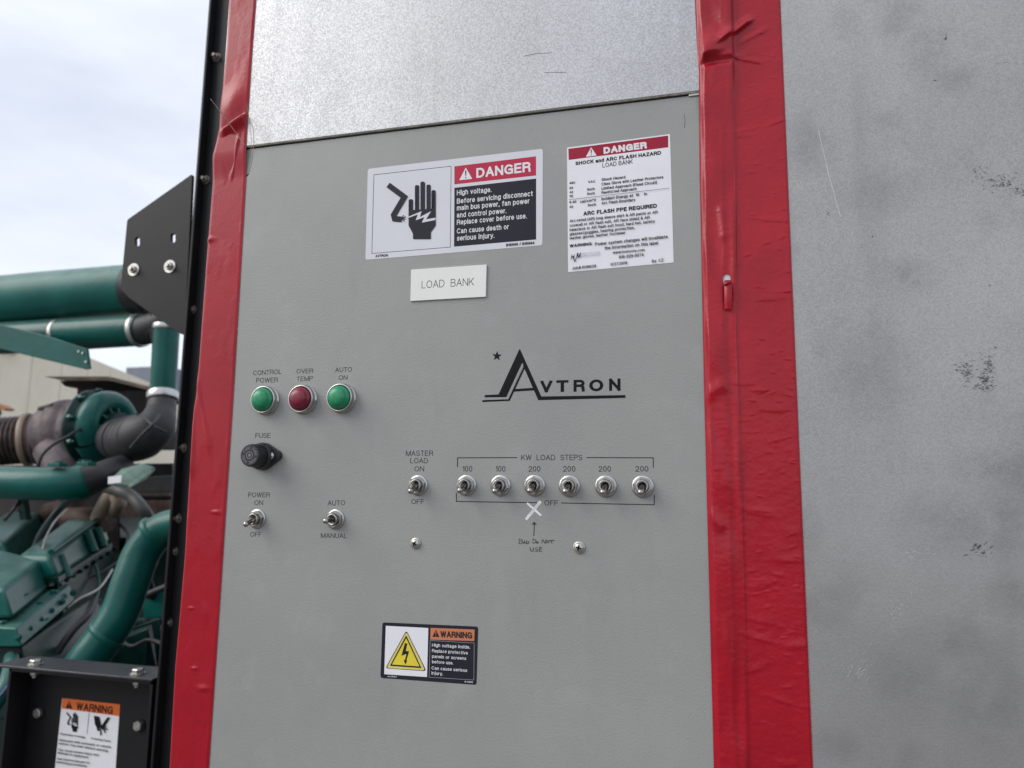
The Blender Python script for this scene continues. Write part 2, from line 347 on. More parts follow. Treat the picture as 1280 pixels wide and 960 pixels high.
# ------------------------------------------------------------------ flat drawing on a plane facing -y
def _G():
    a = lambda *q: ('a',)+q
    U = {
    'A': (.74, [[(0,0),(.5,1),(1,0)],[(.17,.33),(.83,.33)]]),
    'B': (.66, [[(0,.52),(.6,.52),a(.6,.76,.33,.24,-90,90),(0,1),(0,0),(.62,0),a(.62,.26,.38,.26,-90,90)]]),
    'C': (.74, [[a(.52,.5,.52,.5,42,318)]]),
    'D': (.72, [[(0,0),(0,1),(.45,1),a(.45,.5,.55,.5,90,-90),(0,0)]]),
    'E': (.60, [[(1,1),(0,1),(0,0),(1,0)],[(0,.52),(.92,.52)]]),
    'F': (.57, [[(1,1),(0,1),(0,0)],[(0,.50),(.88,.50)]]),
    'G': (.78, [[a(.52,.5,.52,.5,42,270),(.98,.05),(.98,.46),(.58,.46)]]),
    'H': (.68, [[(0,0),(0,1)],[(1,0),(1,1)],[(0,.52),(1,.52)]]),
    'I': (.0, [[(0,0),(0,1)]]),
    'J': (.48, [[(1,1),(1,.3),a(.5,.3,.5,.3,0,-180)]]),
    'K': (.68, [[(0,0),(0,1)],[(1,1),(0,.34)],[(.36,.58),(1,0)]]),
    'L': (.54, [[(0,1),(0,0),(1,0)]]),
    'M': (.84, [[(0,0),(0,1),(.5,0),(1,1),(1,0)]]),
    'N': (.70, [[(0,0),(0,1),(1,0),(1,1)]]),
    'O': (.80, [[a(.5,.5,.5,.5,0,360)]]),
    'P': (.64, [[(0,0),(0,1),(.6,1),a(.6,.74,.4,.26,90,-90),(0,.48)]]),
    'Q': (.80, [[a(.5,.5,.5,.5,0,360)],[(.6,.25),(1,-.05)]]),
    'R': (.68, [[(0,0),(0,1),(.6,1),a(.6,.75,.38,.25,90,-90),(0,.50)],[(.58,.5),a(.62,.32,.33,.18,90,0),(1,0)]]),
    'S': (.64, [[a(.5,.75,.46,.25,20,270),a(.5,.25,.5,.25,90,-165)]]),
    'T': (.64, [[(0,1),(1,1)],[(.5,1),(.5,0)]]),
    'U': (.68, [[(0,1),(0,.34),a(.5,.34,.5,.34,180,360),(1,1)]]),
    'V': (.70, [[(0,1),(.5,0),(1,1)]]),
    'W': (1.0, [[(0,1),(.25,0),(.5,1),(.75,0),(1,1)]]),
    'X': (.70, [[(0,0),(1,1)],[(0,1),(1,0)]]),
    'Y': (.70, [[(0,1),(.5,.42),(1,1)],[(.5,.42),(.5,0)]]),
    'Z': (.62, [[(0,1),(1,1),(0,0),(1,0)]]),
    '0': (.52, [[a(.5,.5,.5,.5,0,360)]]),
    '1': (.24, [[(0,.76),(1,1),(1,0)]]),
    '2': (.52, [[a(.5,.7,.48,.3,175,-30),(0,0),(1,0)]]),
    '3': (.52, [[a(.48,.75,.44,.25,160,-80),a(.48,.27,.52,.27,80,-165)]]),
    '4': (.54, [[(.78,0),(.78,1),(0,.26),(1,.26)]]),
    '5': (.52, [[(.92,1),(.2,1),(.08,.5),a(.48,.32,.52,.32,120,-165)]]),
    '6': (.52, [[a(.5,.31,.5,.31,180,-180),a(.55,.5,.55,.5,180,50)]]),
    '7': (.50, [[(0,1),(1,1),(.35,0)]]),
    '8': (.52, [[a(.5,.27,.5,.27,0,360)],[a(.5,.77,.43,.23,0,360)]]),
    '9': (.52, [[a(.5,.69,.5,.31,0,360),a(.45,.5,.55,.5,0,-130)]]),
    'a': (.50, [[a(.46,.52,.42,.22,165,0),(.90,.12),(1,0)],[(.9,.42),a(.38,.20,.38,.20,80,290),(.9,.2)]]),
    'b': (.52, [[(0,0),(0,1)],[a(.5,.37,.5,.37,180,-180)]]),
    'c': (.48, [[a(.52,.37,.52,.37,45,315)]]),
    'd': (.52, [[(1,0),(1,1)],[a(.5,.37,.5,.37,0,360)]]),
    'e': (.52, [[(0,.38),(1,.38),a(.5,.37,.5,.37,0,325)]]),
    'f': (.36, [[(.42,0),(.42,.8),a(.95,.8,.53,.2,180,95)],[(0,.72),(1,.72)]]),
    'g': (.52, [[a(.5,.37,.5,.37,0,360)],[(1,.74),(1,-.05),a(.5,-.05,.5,.22,0,-165)]]),
    'h': (.48, [[(0,0),(0,1)],[(0,.46),a(.5,.46,.5,.28,180,0),(1,0)]]),
    'i': (.0, [[(0,0),(0,.74)],[(0,.90),(0,1.04)]]),
    'j': (.14, [[(1,.74),(1,-.1),(0,-.26)],[(1,.92),(1,1.02)]]),
    'k': (.46, [[(0,0),(0,1)],[(.95,.74),(0,.22)],[(.35,.44),(1,0)]]),
    'l': (.0, [[(0,0),(0,1)]]),
    'm': (.80, [[(0,0),(0,.74)],[(0,.5),a(.25,.5,.25,.24,180,0),(.5,0)],[(.5,.5),a(.75,.5,.25,.24,180,0),(1,0)]]),
    'n': (.48, [[(0,0),(0,.74)],[(0,.46),a(.5,.46,.5,.28,180,0),(1,0)]]),
    'o': (.53, [[a(.5,.37,.5,.37,0,360)]]),
    'p': (.52, [[(0,-.27),(0,.74)],[a(.5,.37,.5,.37,180,-180)]]),
    'q': (.52, [[(1,-.27),(1,.74)],[a(.5,.37,.5,.37,0,360)]]),
    'r': (.28, [[(0,0),(0,.74)],[(0,.42),a(.95,.42,.95,.30,180,90)]]),
    's': (.45, [[a(.5,.555,.46,.185,20,270),a(.5,.185,.5,.185,90,-165)]]),
    't': (.36, [[(.42,.96),(.42,.16),a(.85,.16,.43,.16,180,280)],[(0,.72),(1,.72)]]),
    'u': (.48, [[(0,.74),(0,.28),a(.5,.28,.5,.28,180,360)],[(1,.74),(1,0)]]),
    'v': (.50, [[(0,.74),(.5,0),(1,.74)]]),
    'w': (.74, [[(0,.74),(.25,0),(.5,.74),(.75,0),(1,.74)]]),
    'x': (.50, [[(0,.74),(1,0)],[(0,0),(1,.74)]]),
    'y': (.50, [[(0,.74),(.52,0)],[(1,.74),(.42,-.2),(.1,-.26)]]),
    'z': (.46, [[(0,.74),(1,.74),(0,0),(1,0)]]),
    '.': (.0, [[(0,-.09),(0,.10)]]), ',': (.06, [[(1,.06),(1,-.02),(0,-.16)]]), ':': (.0, [[(0,-.03),(0,.06)],[(0,.60),(0,.70)]]),
    '-': (.26, [[(0,.38),(1,.38)]]), '/': (.36, [[(0,-.05),(1,1.05)]]), '(': (.16, [[(1,1.05),a(1.6,.45,1.6,.62,155,205),(1,-.2)]]),
    ')': (.16, [[(0,1.05),a(-.6,.45,1.6,.62,25,-25),(0,-.2)]]), '^': (.36, [[(0,.6),(.5,1),(1,.6)]]),
    '#': (.50, [[(.2,0),(.4,1)],[(.65,0),(.85,1)],[(0,.33),(.95,.33)],[(.08,.68),(1,.68)]]),
    '&': (.64, [[(1,0),(.25,.68),a(.45,.82,.22,.18,210,-40),(.2,.45),a(.4,.24,.38,.24,140,270),(.75,.15),(.98,.45)]]),
    }
    return U
GL = _G()
_fc = {}
def _flat(st, W, w):
    out = []
    for q in st:
        if q[0] == 'a':
            _, cx, cy, rx, ry, a0, a1 = q; n = max(3, int(abs(a1-a0)/22))
            pp = [(cx+rx*math.cos(math.radians(a0+(a1-a0)*k/n)), cy+ry*math.sin(math.radians(a0+(a1-a0)*k/n))) for k in range(n+1)]
        else: pp = [q]
        for p in pp:
            v = Vector((w/2+p[0]*W, w/2+p[1]*(1-w)))
            if not out or (v-out[-1]).length > 1e-4: out.append(v)
    return out
def glyphs(s, wt, shear=0.0):
    """own stroke lettering: cap height 1, stroke width wt; returns points (x, y, layer) and faces"""
    k = (s, wt, shear)
    if k in _fc: return _fc[k]
    x = 0.0; vs = []; fs = []; lay = 0
    for ch in s:
        if ch == ' ': x += 0.40; continue
        W, sts = GL[ch]; 
        if ch not in '.,:il': W = max(W-wt*0.5, 0.05) if W else 0
        for li, st in enumerate(sts):
            V = _flat(st, W, wt); N = len(V); closed = (V[0]-V[-1]).length < 1e-3 and N > 3
            if closed: V = V[:-1]; N -= 1
            if N < 2: continue
            runs = []
            if closed: runs = [(V, True)]
            else:
                cur = [V[0]]
                for q in range(1, N):
                    cur.append(V[q])
                    if q < N-1:
                        a = (V[q]-V[q-1]).normalized(); c = (V[q+1]-V[q]).normalized()
                        if a.dot(c) < 0.55: runs.append((cur, False)); cur = [V[q]]
                runs.append((cur, False))
            for rj, (R_, cl) in enumerate(runs):
                R_ = [v.copy() for v in R_]; n_ = len(R_)
                if not cl and ch not in '.:':
                    R_[0] = R_[0]-(R_[1]-R_[0]).normalized()*wt*.5; R_[-1] = R_[-1]+(R_[-1]-R_[-2]).normalized()*wt*.5
                b = len(vs); lay = (lay+1) % 7
                for sd in (1, -1):
                    for i in range(n_):
                        a = R_[i]-R_[i-1] if (i > 0 or cl) else R_[1]-R_[0]
                        c = R_[(i+1) % n_]-R_[i] if (i < n_-1 or cl) else R_[-1]-R_[-2]
                        a = a.normalized(); c = c.normalized(); na = Vector((-a.y, a.x)); nb = Vector((-c.y, c.x)); m_ = na+nb
                        m_.normalize(); kk = wt/2/max(0.6, m_.dot(na)); p = R_[i]+m_*kk*sd
                        vs.append((x+p.x+shear*p.y, min(max(p.y, -.30), 1.06), lay))
                for i in (range(n_) if cl else range(n_-1)):
                    fs.append((b+i, b+(i+1) % n_, b+n_+(i+1) % n_, b+n_+i))
        x += W+wt+0.15-wt*0.25
    _fc[k] = (np.array(vs), fs)
    return _fc[k]

def rounded(pts, r, n=5):
    out = []; N = len(pts)
    for i in range(N):
        p = Vector(pts[i]); a = (Vector(pts[i-1])-p).normalized(); c = (Vector(pts[(i+1) % N])-p).normalized()
        for k in range(n+1):
            t = k/n
            q = (1-t)**2*(p+a*r)+2*t*(1-t)*p+t*t*(p+c*r)
            out.append(tuple(q))
    return out

class Draw:
    def __init__(s, parent, cr, y, step=0.00002):
        s.p = parent; s.c = cr; s.y = y; s.step = step; s.mb = {}; s.mat = {}
    def pt(s, q): return P(*s.c(q), s.y)
    def _m(s, name, mat):
        k = (name, mat)
        if k not in s.mb: s.mb[k] = MB()
        s.y -= s.step
        return s.mb[k]
    def poly(s, name, mat, pts, r=0):
        m = s._m(name, mat)
        if r: pts = rounded(pts, r)
        m.add([s.pt(q) for q in pts], [tuple(range(len(pts)))])
    def solid(s, name, mat, pts, th, r=0, bevel=0):
        """a plate with its own thickness; drawing goes on over its front"""
        if r: pts = rounded(pts, r)
        mb = MB(); A = [s.pt(q) for q in pts]
        s.y -= th; B = [Vector((a.x, s.y, a.z)) for a in A]
        mb.loft(A, B)
        return mb.build(name, mat, s.p, bevel=bevel)
    def line(s, name, mat, pts, w, closed=False, jitter=0):
        """ribbon of width w (crop pixels), mitred joints"""
        m = s._m(name, mat); V = [Vector(q) for q in pts]; N = len(V)
        Lp, Rp = [], []
        for i in range(N):
            a = V[i]-V[i-1] if (i > 0 or closed) else V[1]-V[0]
            b = V[(i+1) % N]-V[i] if (i < N-1 or closed) else V[-1]-V[-2]
            a.normalize(); b.normalize(); na = Vector((-a.y, a.x)); nb = Vector((-b.y, b.x))
            mm = (na+nb); 
            if mm.length < 0.3: mm = na
            mm.normalize(); k = w/2/max(0.5, mm.dot(na))
            if jitter: k *= 1+random.uniform(-jitter, jitter)
            Lp.append(V[i]+mm*k); Rp.append(V[i]-mm*k)
        vs = [s.pt(q) for q in Lp+Rp]
        rng = range(N) if closed else range(N-1)
        m.add(vs, [(i, (i+1) % N, N+(i+1) % N, N+i) for i in rng])
    def text(s, name, mat, st, A, B, h, off=0.13, shear=0.0):
        s.y -= s.step; m = MB(); s.mb[(name, mat, len(s.mb))] = m
        a, fs = glyphs(st, off, shear)
        x0, x1 = float(a[:, 0].min()), float(a[:, 0].max())
        PA = s.pt(A); PB = s.pt(B); X = PB-PA; W = X.length; X.normalize()
        H = (s.pt((A[0], A[1]-h))-PA).length
        Yv = Vector((-X.z, 0, X.x))
        vs = [PA+X*((float(q[0])-x0)/(x1-x0)*W)+Yv*(float(q[1])*H)-Vector((0, q[2]*0.0000025, 0)) for q in a]
        m.add(vs, fs)
    def done(s):
        out = []
        for k_, mb in s.mb.items(): out.append(mb.build(k_[0], k_[1], s.p))
        s.mb = {}
        return out

# ------------------------------------------------------------------ the load bank cabinet
ZT, ZB = P(600, 0).z+0.45, 0.12
xl = P(300, 480).x                                          # left corner of the cabinet
XL = P(252, 480).x
XSEAM = P(924, 480).x
XR = XSEAM+0.62
cab = thing('load_bank_cabinet', 'galvanised load bank cabinet with grey switch panel, black fixtures and indicator lamps', 'electrical cabinet', (P(640, 480).x, 0.25, 0.0))
mb = MB(); mb.span((XL+0.0012, 0.004, ZB), (XR, 0.46, ZT)); mb.build('cabinet_body', M['galv'], cab, bevel=0.002)
mb = MB(); mb.span((XSEAM+0.002, 0.0, ZB), (XR, 0.0032, ZT)); mb.build('side_sheet', M['galv'], cab, bevel=0.0008)
# gap line between upper galvanised sheet and grey panel
gl = P(308, 186.5); gr = P(874, 118)
zg = lambda x: gl.z+(gr.z-gl.z)*(x-gl.x)/(gr.x-gl.x)
mb = MB()
xa, xb = XL+0.0015, XSEAM-0.002
fr = [(xa, 0, ZB), (xb, 0, ZB), (xb, 0, zg(xb)), (xa, 0, zg(xa))]
mb.loft([Vector(q) for q in fr], [Vector(q)+Vector((0, 0.0032, 0)) for q in fr])
panel = mb.build('control_panel', M['panel'], cab, bevel=0.0006)
g = 0.0016
mb = MB()
fr = [(xa, -0.0026, zg(xa)+g), (xb, -0.0026, zg(xb)+g), (xb, -0.0026, ZT-0.001), (xa, -0.0026, ZT-0.001)]
mb.loft([Vector(q) for q in fr], [Vector(q)+Vector((0, 0.0059, 0)) for q in fr])
upper = mb.build('upper_sheet', M['galv_top'], cab, bevel=0.0009)
# creamy sealant bead under the sheet's lower lip, and a bright clip at its right end
M['bead'] = plain('aged_sealant', (0.34, 0.31, 0.24), 0.6, 0, 0.3, 300)
mb = MB(); n = 60
pts = [Vector((xa+(xb-xa)*k/n, -0.0012+random.uniform(-.0002, .0002), zg(xa+(xb-xa)*k/n)+0.0016)) for k in range(n+1)]
mb.tube(pts, [0.0008+random.uniform(-.0002, .0002) for _ in pts], n=8, sub=1); mb.build('sealant_bead', M['bead'], cab)
a = P(861, 121.5); bq = P(876, 113.5)
mb = MB(); mb.span((a.x, -0.0012, min(a.z, bq.z)), (bq.x, 0.003, max(a.z, bq.z))); mb.build('corner_clip', M['chrome'], cab, bevel=0.0006)

# --- silkscreen on the panel
C6, C7, C8 = crop(280, 440, 6.4), crop(280, 580, 6.4), crop(480, 420, 3.428)
def legend(cr, items, off=0.115, nm='legend', mat='ink'):
    for (st, A, B, h) in items:
        d = Draw(panel, cr, -0.00004); d.text(nm, M[mat], st, A, B, h, off); d.done()
legend(C6, [('CONTROL', (232, 186), (460, 175), 37), ('POWER', (256, 246), (430, 242), 38), ('OVER', (580, 172), (712, 168), 36),
            ('TEMP', (580, 235), (710, 230), 37), ('AUTO', (888, 162), (1022, 158), 38), ('ON', (916, 224), (988, 222), 37), ('FUSE', (250, 688), (372, 686), 38)])
legend(C7, [('POWER', (192, 266), (366, 266), 38), ('ON', (242, 328), (312, 328), 38), ('OFF', (210, 582), (300, 580), 38),
            ('AUTO', (828, 332), (968, 330), 40), ('MANUAL', (774, 590), (984, 594), 38)])
legend(C8, [('MASTER', (93, 514), (210, 514), 23), ('LOAD', (112, 545), (188, 545), 22), ('ON', (130, 580), (172, 580), 22), ('OFF', (117, 720), (172, 720), 21),
            ('KW  LOAD  STEPS', (587, 532), (850, 532), 23), ('100', (336, 581), (378, 581), 24), ('100', (478, 581), (520, 581), 24), ('200', (619, 581), (670, 581), 24),
            ('200', (767, 581), (820, 581), 24), ('200', (919, 581), (973, 581), 24), ('200', (1077, 581), (1133, 581), 24), ('OFF', (687, 726), (746, 727), 23)])
for pts in ([(315, 562), (315, 522), (570, 521)], [(868, 521), (1154, 522), (1154, 564)], [(310, 672), (310, 709), (671, 714.5)], [(760, 715.5), (1158, 723), (1158, 680)]):
    d = Draw(panel, C8, -0.00004); d.line('bracket_line', M['ink'], pts, 4.0); d.done()
d = Draw(panel, C8, -0.00004)
star = []
for k in range(10):
    a = -math.pi/2+math.pi*k/5+0.05; r = 22 if k % 2 == 0 else 9.2
    star.append((484+r*math.cos(a), 86+r*math.sin(a)))
d.poly('logo', M['black_ink'], star)
d.poly('logo', M['black_ink'], [(433, 253), (491, 250), (579, 58), (597, 104), (524, 262), (430, 263)])
d.poly('logo', M['black_ink'], [(579, 57), (583, 57), (674, 259), (1034, 253), (1035, 265), (661, 275), (592, 118), (583, 90)])
d.line('logo', M['black_ink'], [(421, 279), (536, 274), (601, 134)], 8)
d.line('logo', M['black_ink'], [(553, 233), (648, 227)], 11)
d.done()
d = Draw(panel, C8, -0.00012)
d.poly('logo_gap', M['panel'], [(428, 265), (527, 264), (594, 116), (597, 124), (532, 271), (426, 274)])
d.done()
for st, x0, x1, yb, h in (('V', 668, 723, 242, 50), ('T', 738, 790, 240, 50), ('R', 812, 861, 239, 51), ('O', 879, 940, 237.5, 51), ('N', 962, 1016, 235, 52)):
    d = Draw(panel, C8, -0.00004); d.text('logo_letter', M['black_ink'], st, (x0, yb), (x1, yb-1), h, 0.215); d.done()
CX = crop(590, 620, 7.53)
d = Draw(panel, CX, -0.00008)
d.line('painted_cross', M['white_paint'], rounded([(645, 52), (640, 60), (512, 221)], 3, 3)[4:] and [(646, 50), (634, 64), (618, 84), (600, 108), (580, 134), (560, 158), (538, 184), (520, 206), (507, 222)], 29, jitter=.16)
d.line('painted_cross', M['white_paint'], [(517, 66), (530, 76), (545, 92), (562, 105), (585, 124), (606, 144), (625, 162), (640, 174), (652, 184)], 22, jitter=.2)
d.line('painted_cross', M['print_grey'], [(632, 66), (590, 120), (545, 176)], 4)
d.done()
d = Draw(panel, CX, -0.00008)
d.line('marker_arrow', M['marker'], [(582, 376), (584, 320), (588, 255)], 8); d.poly('marker_arrow', M['marker'], [(564, 267), (585, 240), (610, 270)])
d.done()
notes = [[(445, 402), (443, 450)], [(440, 405), (470, 408), (474, 418), (455, 425), (478, 432), (474, 446), (443, 450)], [(484, 450), (492, 424), (507, 449)], [(486, 440), (503, 440)],
    [(512, 420), (511, 448), (530, 446), (536, 432), (510, 420)], [(573, 405), (573, 445), (598, 438), (601, 415), (571, 402)], [(612, 427), (605, 438), (614, 447), (623, 437), (611, 427)],
    [(655, 446), (662, 410), (690, 446), (697, 408)], [(708, 418), (702, 432), (714, 442), (726, 430), (718, 418), (706, 418)], [(728, 420), (776, 416)], [(750, 418), (748, 445)],
    [(545, 480), (548, 512), (562, 522), (576, 510), (578, 482)], [(618, 482), (596, 490), (600, 500), (617, 506), (612, 520), (590, 518)], [(635, 480), (632, 520), (660, 516)], [(634, 482), (658, 480)], [(634, 499), (655, 496)]]
d = Draw(panel, CX, -0.00008)
for k in notes: d.line('handwritten_note', M['marker'], [tuple(Vector(k[i]).lerp(Vector(k[i+1]), f)) for i in range(len(k)-1) for f in (0, .5)]+[k[-1]], random.uniform(4.2, 6.2), jitter=.3)
d.done()

# --- toggle switches: toggle_switch (bushing) > hex_nut, washer, lever
def rotx(v, a): return Vector((v.x, v.y*math.cos(a)-v.z*math.sin(a), v.y*math.sin(a)+v.z*math.cos(a)))
def make_switch(c, tilt_deg, nutphase, label=None):
    c = Vector(c); ax = Vector((0, -1, 0))
    c0_ = c.copy()
    b_ = MB(); prof = [(-0.001, 0.0056)]
    for k in range(9): prof += [(0.0008*k+0.0002, 0.0056), (0.0008*k+0.0006, 0.0052)]
    prof += [(0.0076, 0.0054), (0.0080, 0.0050), (0.0080, 0.0040), (0.0045, 0.0036), (0.0045, 0.0001)]
    b_.lathe(c, ax, prof, 28)
    sw = b_.build('toggle_switch', M['nickel'], cab, origin=c)
    if label: sw['label'] = label
    n_ = MB(); n_.lathe(c+ax*0.0016, ax, [(0, 0.0058), (0, 0.0078), (0.0004, 0.0083), (0.0024, 0.0083), (0.0030, 0.0076), (0.0030, 0.0058)], 6, False, nutphase, False)
    n_.build('hex_nut', M['nickel'], sw)
    w_ = MB(); w_.lathe(c, ax, [(0.0, 0.0091), (0.0007, 0.0093), (0.0012, 0.0089), (0.0014, 0.0075), (0.0014, 0.0055)], 36, True, 0, False)
    w_.build('washer', M['chrome'], sw)
    dv = rotx(Vector((0, -1, 0)), math.radians(tilt_deg))
    l_ = MB(); o = c+ax*0.0050
    prof = [(0, 0.0017), (0.004, 0.0019), (0.0130, 0.0024)]
    for k in range(7):
        a = k/6*math.pi/2
        prof.append((0.0130+0.0026*math.sin(a), 0.0027*math.cos(a)+0.00002))
    l_.lathe(o, dv, prof, 18)
    l_.build('lever', M['nickel'], sw, origin=o)
    for q in [sw]+[x for x in bpy.data.objects if x.parent == sw]: scale_about(q, c, 0.94)
    return sw
def C(cr, q): return P(*cr(q), 0.0)
make_switch(C(C7, (266, 439)), 20, 0.2)
make_switch(C(C7, (893, 443)), 4, 0.5)
make_switch(C(C8, (147, 640)), 24, 0.3)
for i, (x, y) in enumerate([(353, 640), (499, 641), (645, 641), (794, 643), (950, 644), (1108, 645)]):
    make_switch(C(C8, (x+1, y)), 22+random.uniform(-2, 2), random.uniform(0, 1))

# --- indicator lamps
def lamp(q, mat, label):
    c = C(C6, q); ax = Vector((0, -1, 0))
    b_ = MB(); b_.lathe(c, ax, [(0, 0.0112), (0.0012, 0.0112), (0.0014, 0.0105), (0.0040, 0.0104), (0.0054, 0.0106), (0.0062, 0.0102), (0.0062, 0.0094), (0.0050, 0.0090), (0.004, 0.0088)], 40, True, 0, False)
    lp = b_.build('indicator_lamp', M['chrome'], cab, origin=c); lp['label'] = label
    l_ = MB(); prof = [(0.003, 0.0088), (0.0066, 0.0087), (0.0074, 0.0084), (0.0078, 0.0072), (0.0092, 0.0071)]
    for k in range(9):
        a = k/8*math.pi/2
        prof.append((0.0094+0.0030*math.sin(a), 0.0069*math.cos(a)**.8+0.00001))
    l_.lathe(c, ax, prof, 36); l_.build('lens', mat, lp)
    for q in [lp]+[x for x in bpy.data.objects if x.parent == lp]: scale_about(q, c, 1.19)
lamp((342, 388), M['lens_green'], 'round indicator lamp with a green lens')
lamp((642, 381), M['lens_red'], 'round indicator lamp with a dark red lens')
lamp((950, 372), M['lens_green'], 'round indicator lamp with a green lens')

# --- fuse holder
fc = C(C6, (322, 836)); ax = Vector((0, -1, 0))
mb = MB()
pts = []
for k in range(72):
    a = 2*math.pi*k/72; dx_, dz_ = math.cos(a), math.sin(a)
    r = max(0.0100, 0.0112*abs(dx_)+0.0038)          # support function of circle + two ears
    sgn = 1 if dx_ > 0 else -1
    if 0.0112*abs(dx_)+0.0038 > 0.0100: q = (sgn*0.0112+0.0038*dx_, 0.0038*dz_)
    else: q = (0.0100*dx_, 0.0100*dz_)
    t_ = math.radians(3)
    pts.append(Vector((fc.x+q[0]*math.cos(t_)-q[1]*math.sin(t_), 0, fc.z+q[0]*math.sin(t_)+q[1]*math.cos(t_))))
mb.loft(pts, [p+Vector((0, -0.0035, 0)) for p in pts])
mb.lathe(fc+Vector((0, -0.0034, 0)), ax, [(0, 0.0098), (0.0030, 0.0094), (0.0040, 0.0085)], 36)
fuse = mb.build('fuse_holder', M['black_plastic'], cab, bevel=0.0)
mb = MB(); prof = [(0.005, 0.0076), (0.0150, 0.0078), (0.0172, 0.0078), (0.0180, 0.0071)]
mb.lathe(fc, ax, prof, 40)
for k in range(30):
    a = 2*math.pi*k/30
    o = fc+Vector((math.cos(a)*0.0078, -0.0105, math.sin(a)*0.0078))
    mb.box(o, (0.0007, 0.011, 0.0007), Matrix.Rotation(-a, 3, 'Y'))
cap = mb.build('fuse_cap', M['black_plastic'], fuse)
fz = fc+ax*0.01803
for i, ch in enumerate('FUSE '*4):
    if ch == ' ': continue
    a = math.radians(150-i*18)
    A_, fs = glyphs(ch, 0.17)
    cx = (A_[:, 0].min()+A_[:, 0].max())/2
    xr = Vector((math.sin(a), 0, -math.cos(a))); yr = Vector((math.cos(a), 0, math.sin(a)))
    mb = MB() if i == 0 else mb
    mb.add([fz+yr*(0.0042+float(q[1])*0.0021)+xr*((float(q[0])-cx)*0.0021) for q in A_], fs)
mb.lathe(fz, ax, [(0, 0.0027), (0.0002, 0.0027), (0.0002, 0.0021), (0, 0.0021)], 24, False, 0, False)
mb.lathe(fz, ax, [(0, 0.0011), (0.0002, 0.0011)], 16, False)
M['emboss'] = plain('worn_embossing', (0.17, 0.17, 0.18), 0.4)
mb.build('cap_lettering', M['emboss'], fuse)
for q in [fuse]+[x for x in bpy.data.objects if x.parent == fuse]: scale_about(q, fc, 1.24)
# --- screws
def phillips(c, parent, r=0.0042, hd=0.0024, washer=0.0050, tip=Vector((0, -1, 0)), wash_mat=None, ph=0.4, name='screw'):
    mb = MB(); c = Vector(c)
    if washer: mb.lathe(c, tip, [(0, washer), (0.0008, washer*1.02), (0.0011, washer*0.97), (0.0011, r*0.9)], 30, True, 0, False)
    prof = [(0.001, r)]
    for k in range(7):
        a = k/6*math.pi/2; prof.append((0.0014+hd*math.sin(a), r*math.cos(a)+0.00001))
    mb.lathe(c, tip, prof, 24)
    s_ = mb.build(name, M['steel'], parent)
    mb = MB()
    for k in range(2): mb.box(c+tip*(0.0013+hd), (r*1.1, 0.0009, r*0.30), Matrix.Rotation(ph+k*math.pi/2, 3, 'Y'))
    mb.build('cross_recess', M['black_ink'], s_)
    return s_
phillips(C(C6, (403, 833))+Vector((0, -0.0042, 0)), fuse, 0.0033, 0.0016, 0, name='screw')
# fuse screw's own recess would sit a level too deep: make it part of the screw
for o in [o for o in bpy.data.objects if o.name.startswith('cross_recess') and o.parent and o.parent.parent == fuse]:
    o.parent = fuse; o.location = Vector(o['_w'])-wloc(fuse)
phillips(P(519.8, 679.3), cab, 0.0038, 0.0020, 0.0046, ph=0.5)
phillips(P(724, 684.5), cab, 0.0038, 0.0020, 0.0048, ph=0.25)
# --- scuffs and scratches on the galvanised side sheet
CG = crop(980, 0, 2.0)
def scuff(cx, cy, n, spread, ang, ln, mat='scuff', wd=1.6):
    d = Draw(cab, CG, -0.00003)
    for _ in range(int(n*1.7)):
        x = cx+random.gauss(0, spread[0]); y = cy+random.gauss(0, spread[1]); l_ = random.uniform(.2, .6)*ln
        a = ang+random.gauss(0, .25)
        q = [(x-math.cos(a)*l_/2, y-math.sin(a)*l_/2), (x+random.uniform(-1, 1), y+random.uniform(-1, 1)), (x+math.cos(a)*l_/2, y+math.sin(a)*l_/2)]
        d.line('scuff_mark', M[mat], q, random.uniform(.4, 1.0)*wd)
    for o in d.done(): o['kind'] = 'stuff'
scuff(455, 925, 30, (12, 16), 0.1, 15, wd=1.6)
scuff(510, 915, 34, (9, 18), 0.3, 12, wd=1.6)
scuff(500, 950, 22, (12, 7), 0.1, 14, wd=1.6)
scuff(500, 968, 26, (14, 6), 0.3, 10, wd=1.4)
scuff(490, 1370, 9, (15, 7), -0.5, 22, wd=2.2)
scuff(500, 1385, 6, (8, 5), 0.8, 14, wd=2.0)
scuff(480, 430, 14, (14, 12), 0.5, 9, wd=1.2)
scuff(540, 455, 44, (28, 9), 0.3, 11, wd=1.3)
scuff(590, 480, 24, (18, 8), 0.2, 10, wd=1.3)
scuff(403, 95, 5, (3, 4), 0.9, 9, wd=2); scuff(378, 201, 3, (3, 1), 0.1, 8, wd=2); scuff(580, 158, 3, (20, 3), 0.15, 28, wd=1.0)
scuff(218, 591, 2, (2, 2), 0.5, 5, wd=3); scuff(515, 712, 2, (1, 1), 0.5, 5, wd=3); scuff(110, 535, 4, (6, 3), 0.2, 6, wd=1.5)
d = Draw(cab, CG, -0.00003); d.line('scratch', M['scratch'], [(85, 322), (113, 440), (141, 541)], 1.0); d.done()
scuff(340, 415+480+0, 1, (1, 1), 0, 20, 'scratch', 1)
scuff(290, 1520, 12, (20, 14), 0.9, 16, 'scratch', 1.2); scuff(190, 1690, 26, (30, 30), -0.9, 26, 'scratch', 1.0); scuff(340, 1380, 7, (16, 5), -0.1, 22, 'scratch', 1.0)
CU = crop(600, 0, 4.267)
d = Draw(cab, CU, -0.00265); d.line('scratch', M['ink'], [(340, 386), (460, 386)], 2); d.line('scratch', M['ink'], [(230, 300), (300, 285), (385, 282)], 2); d.done()
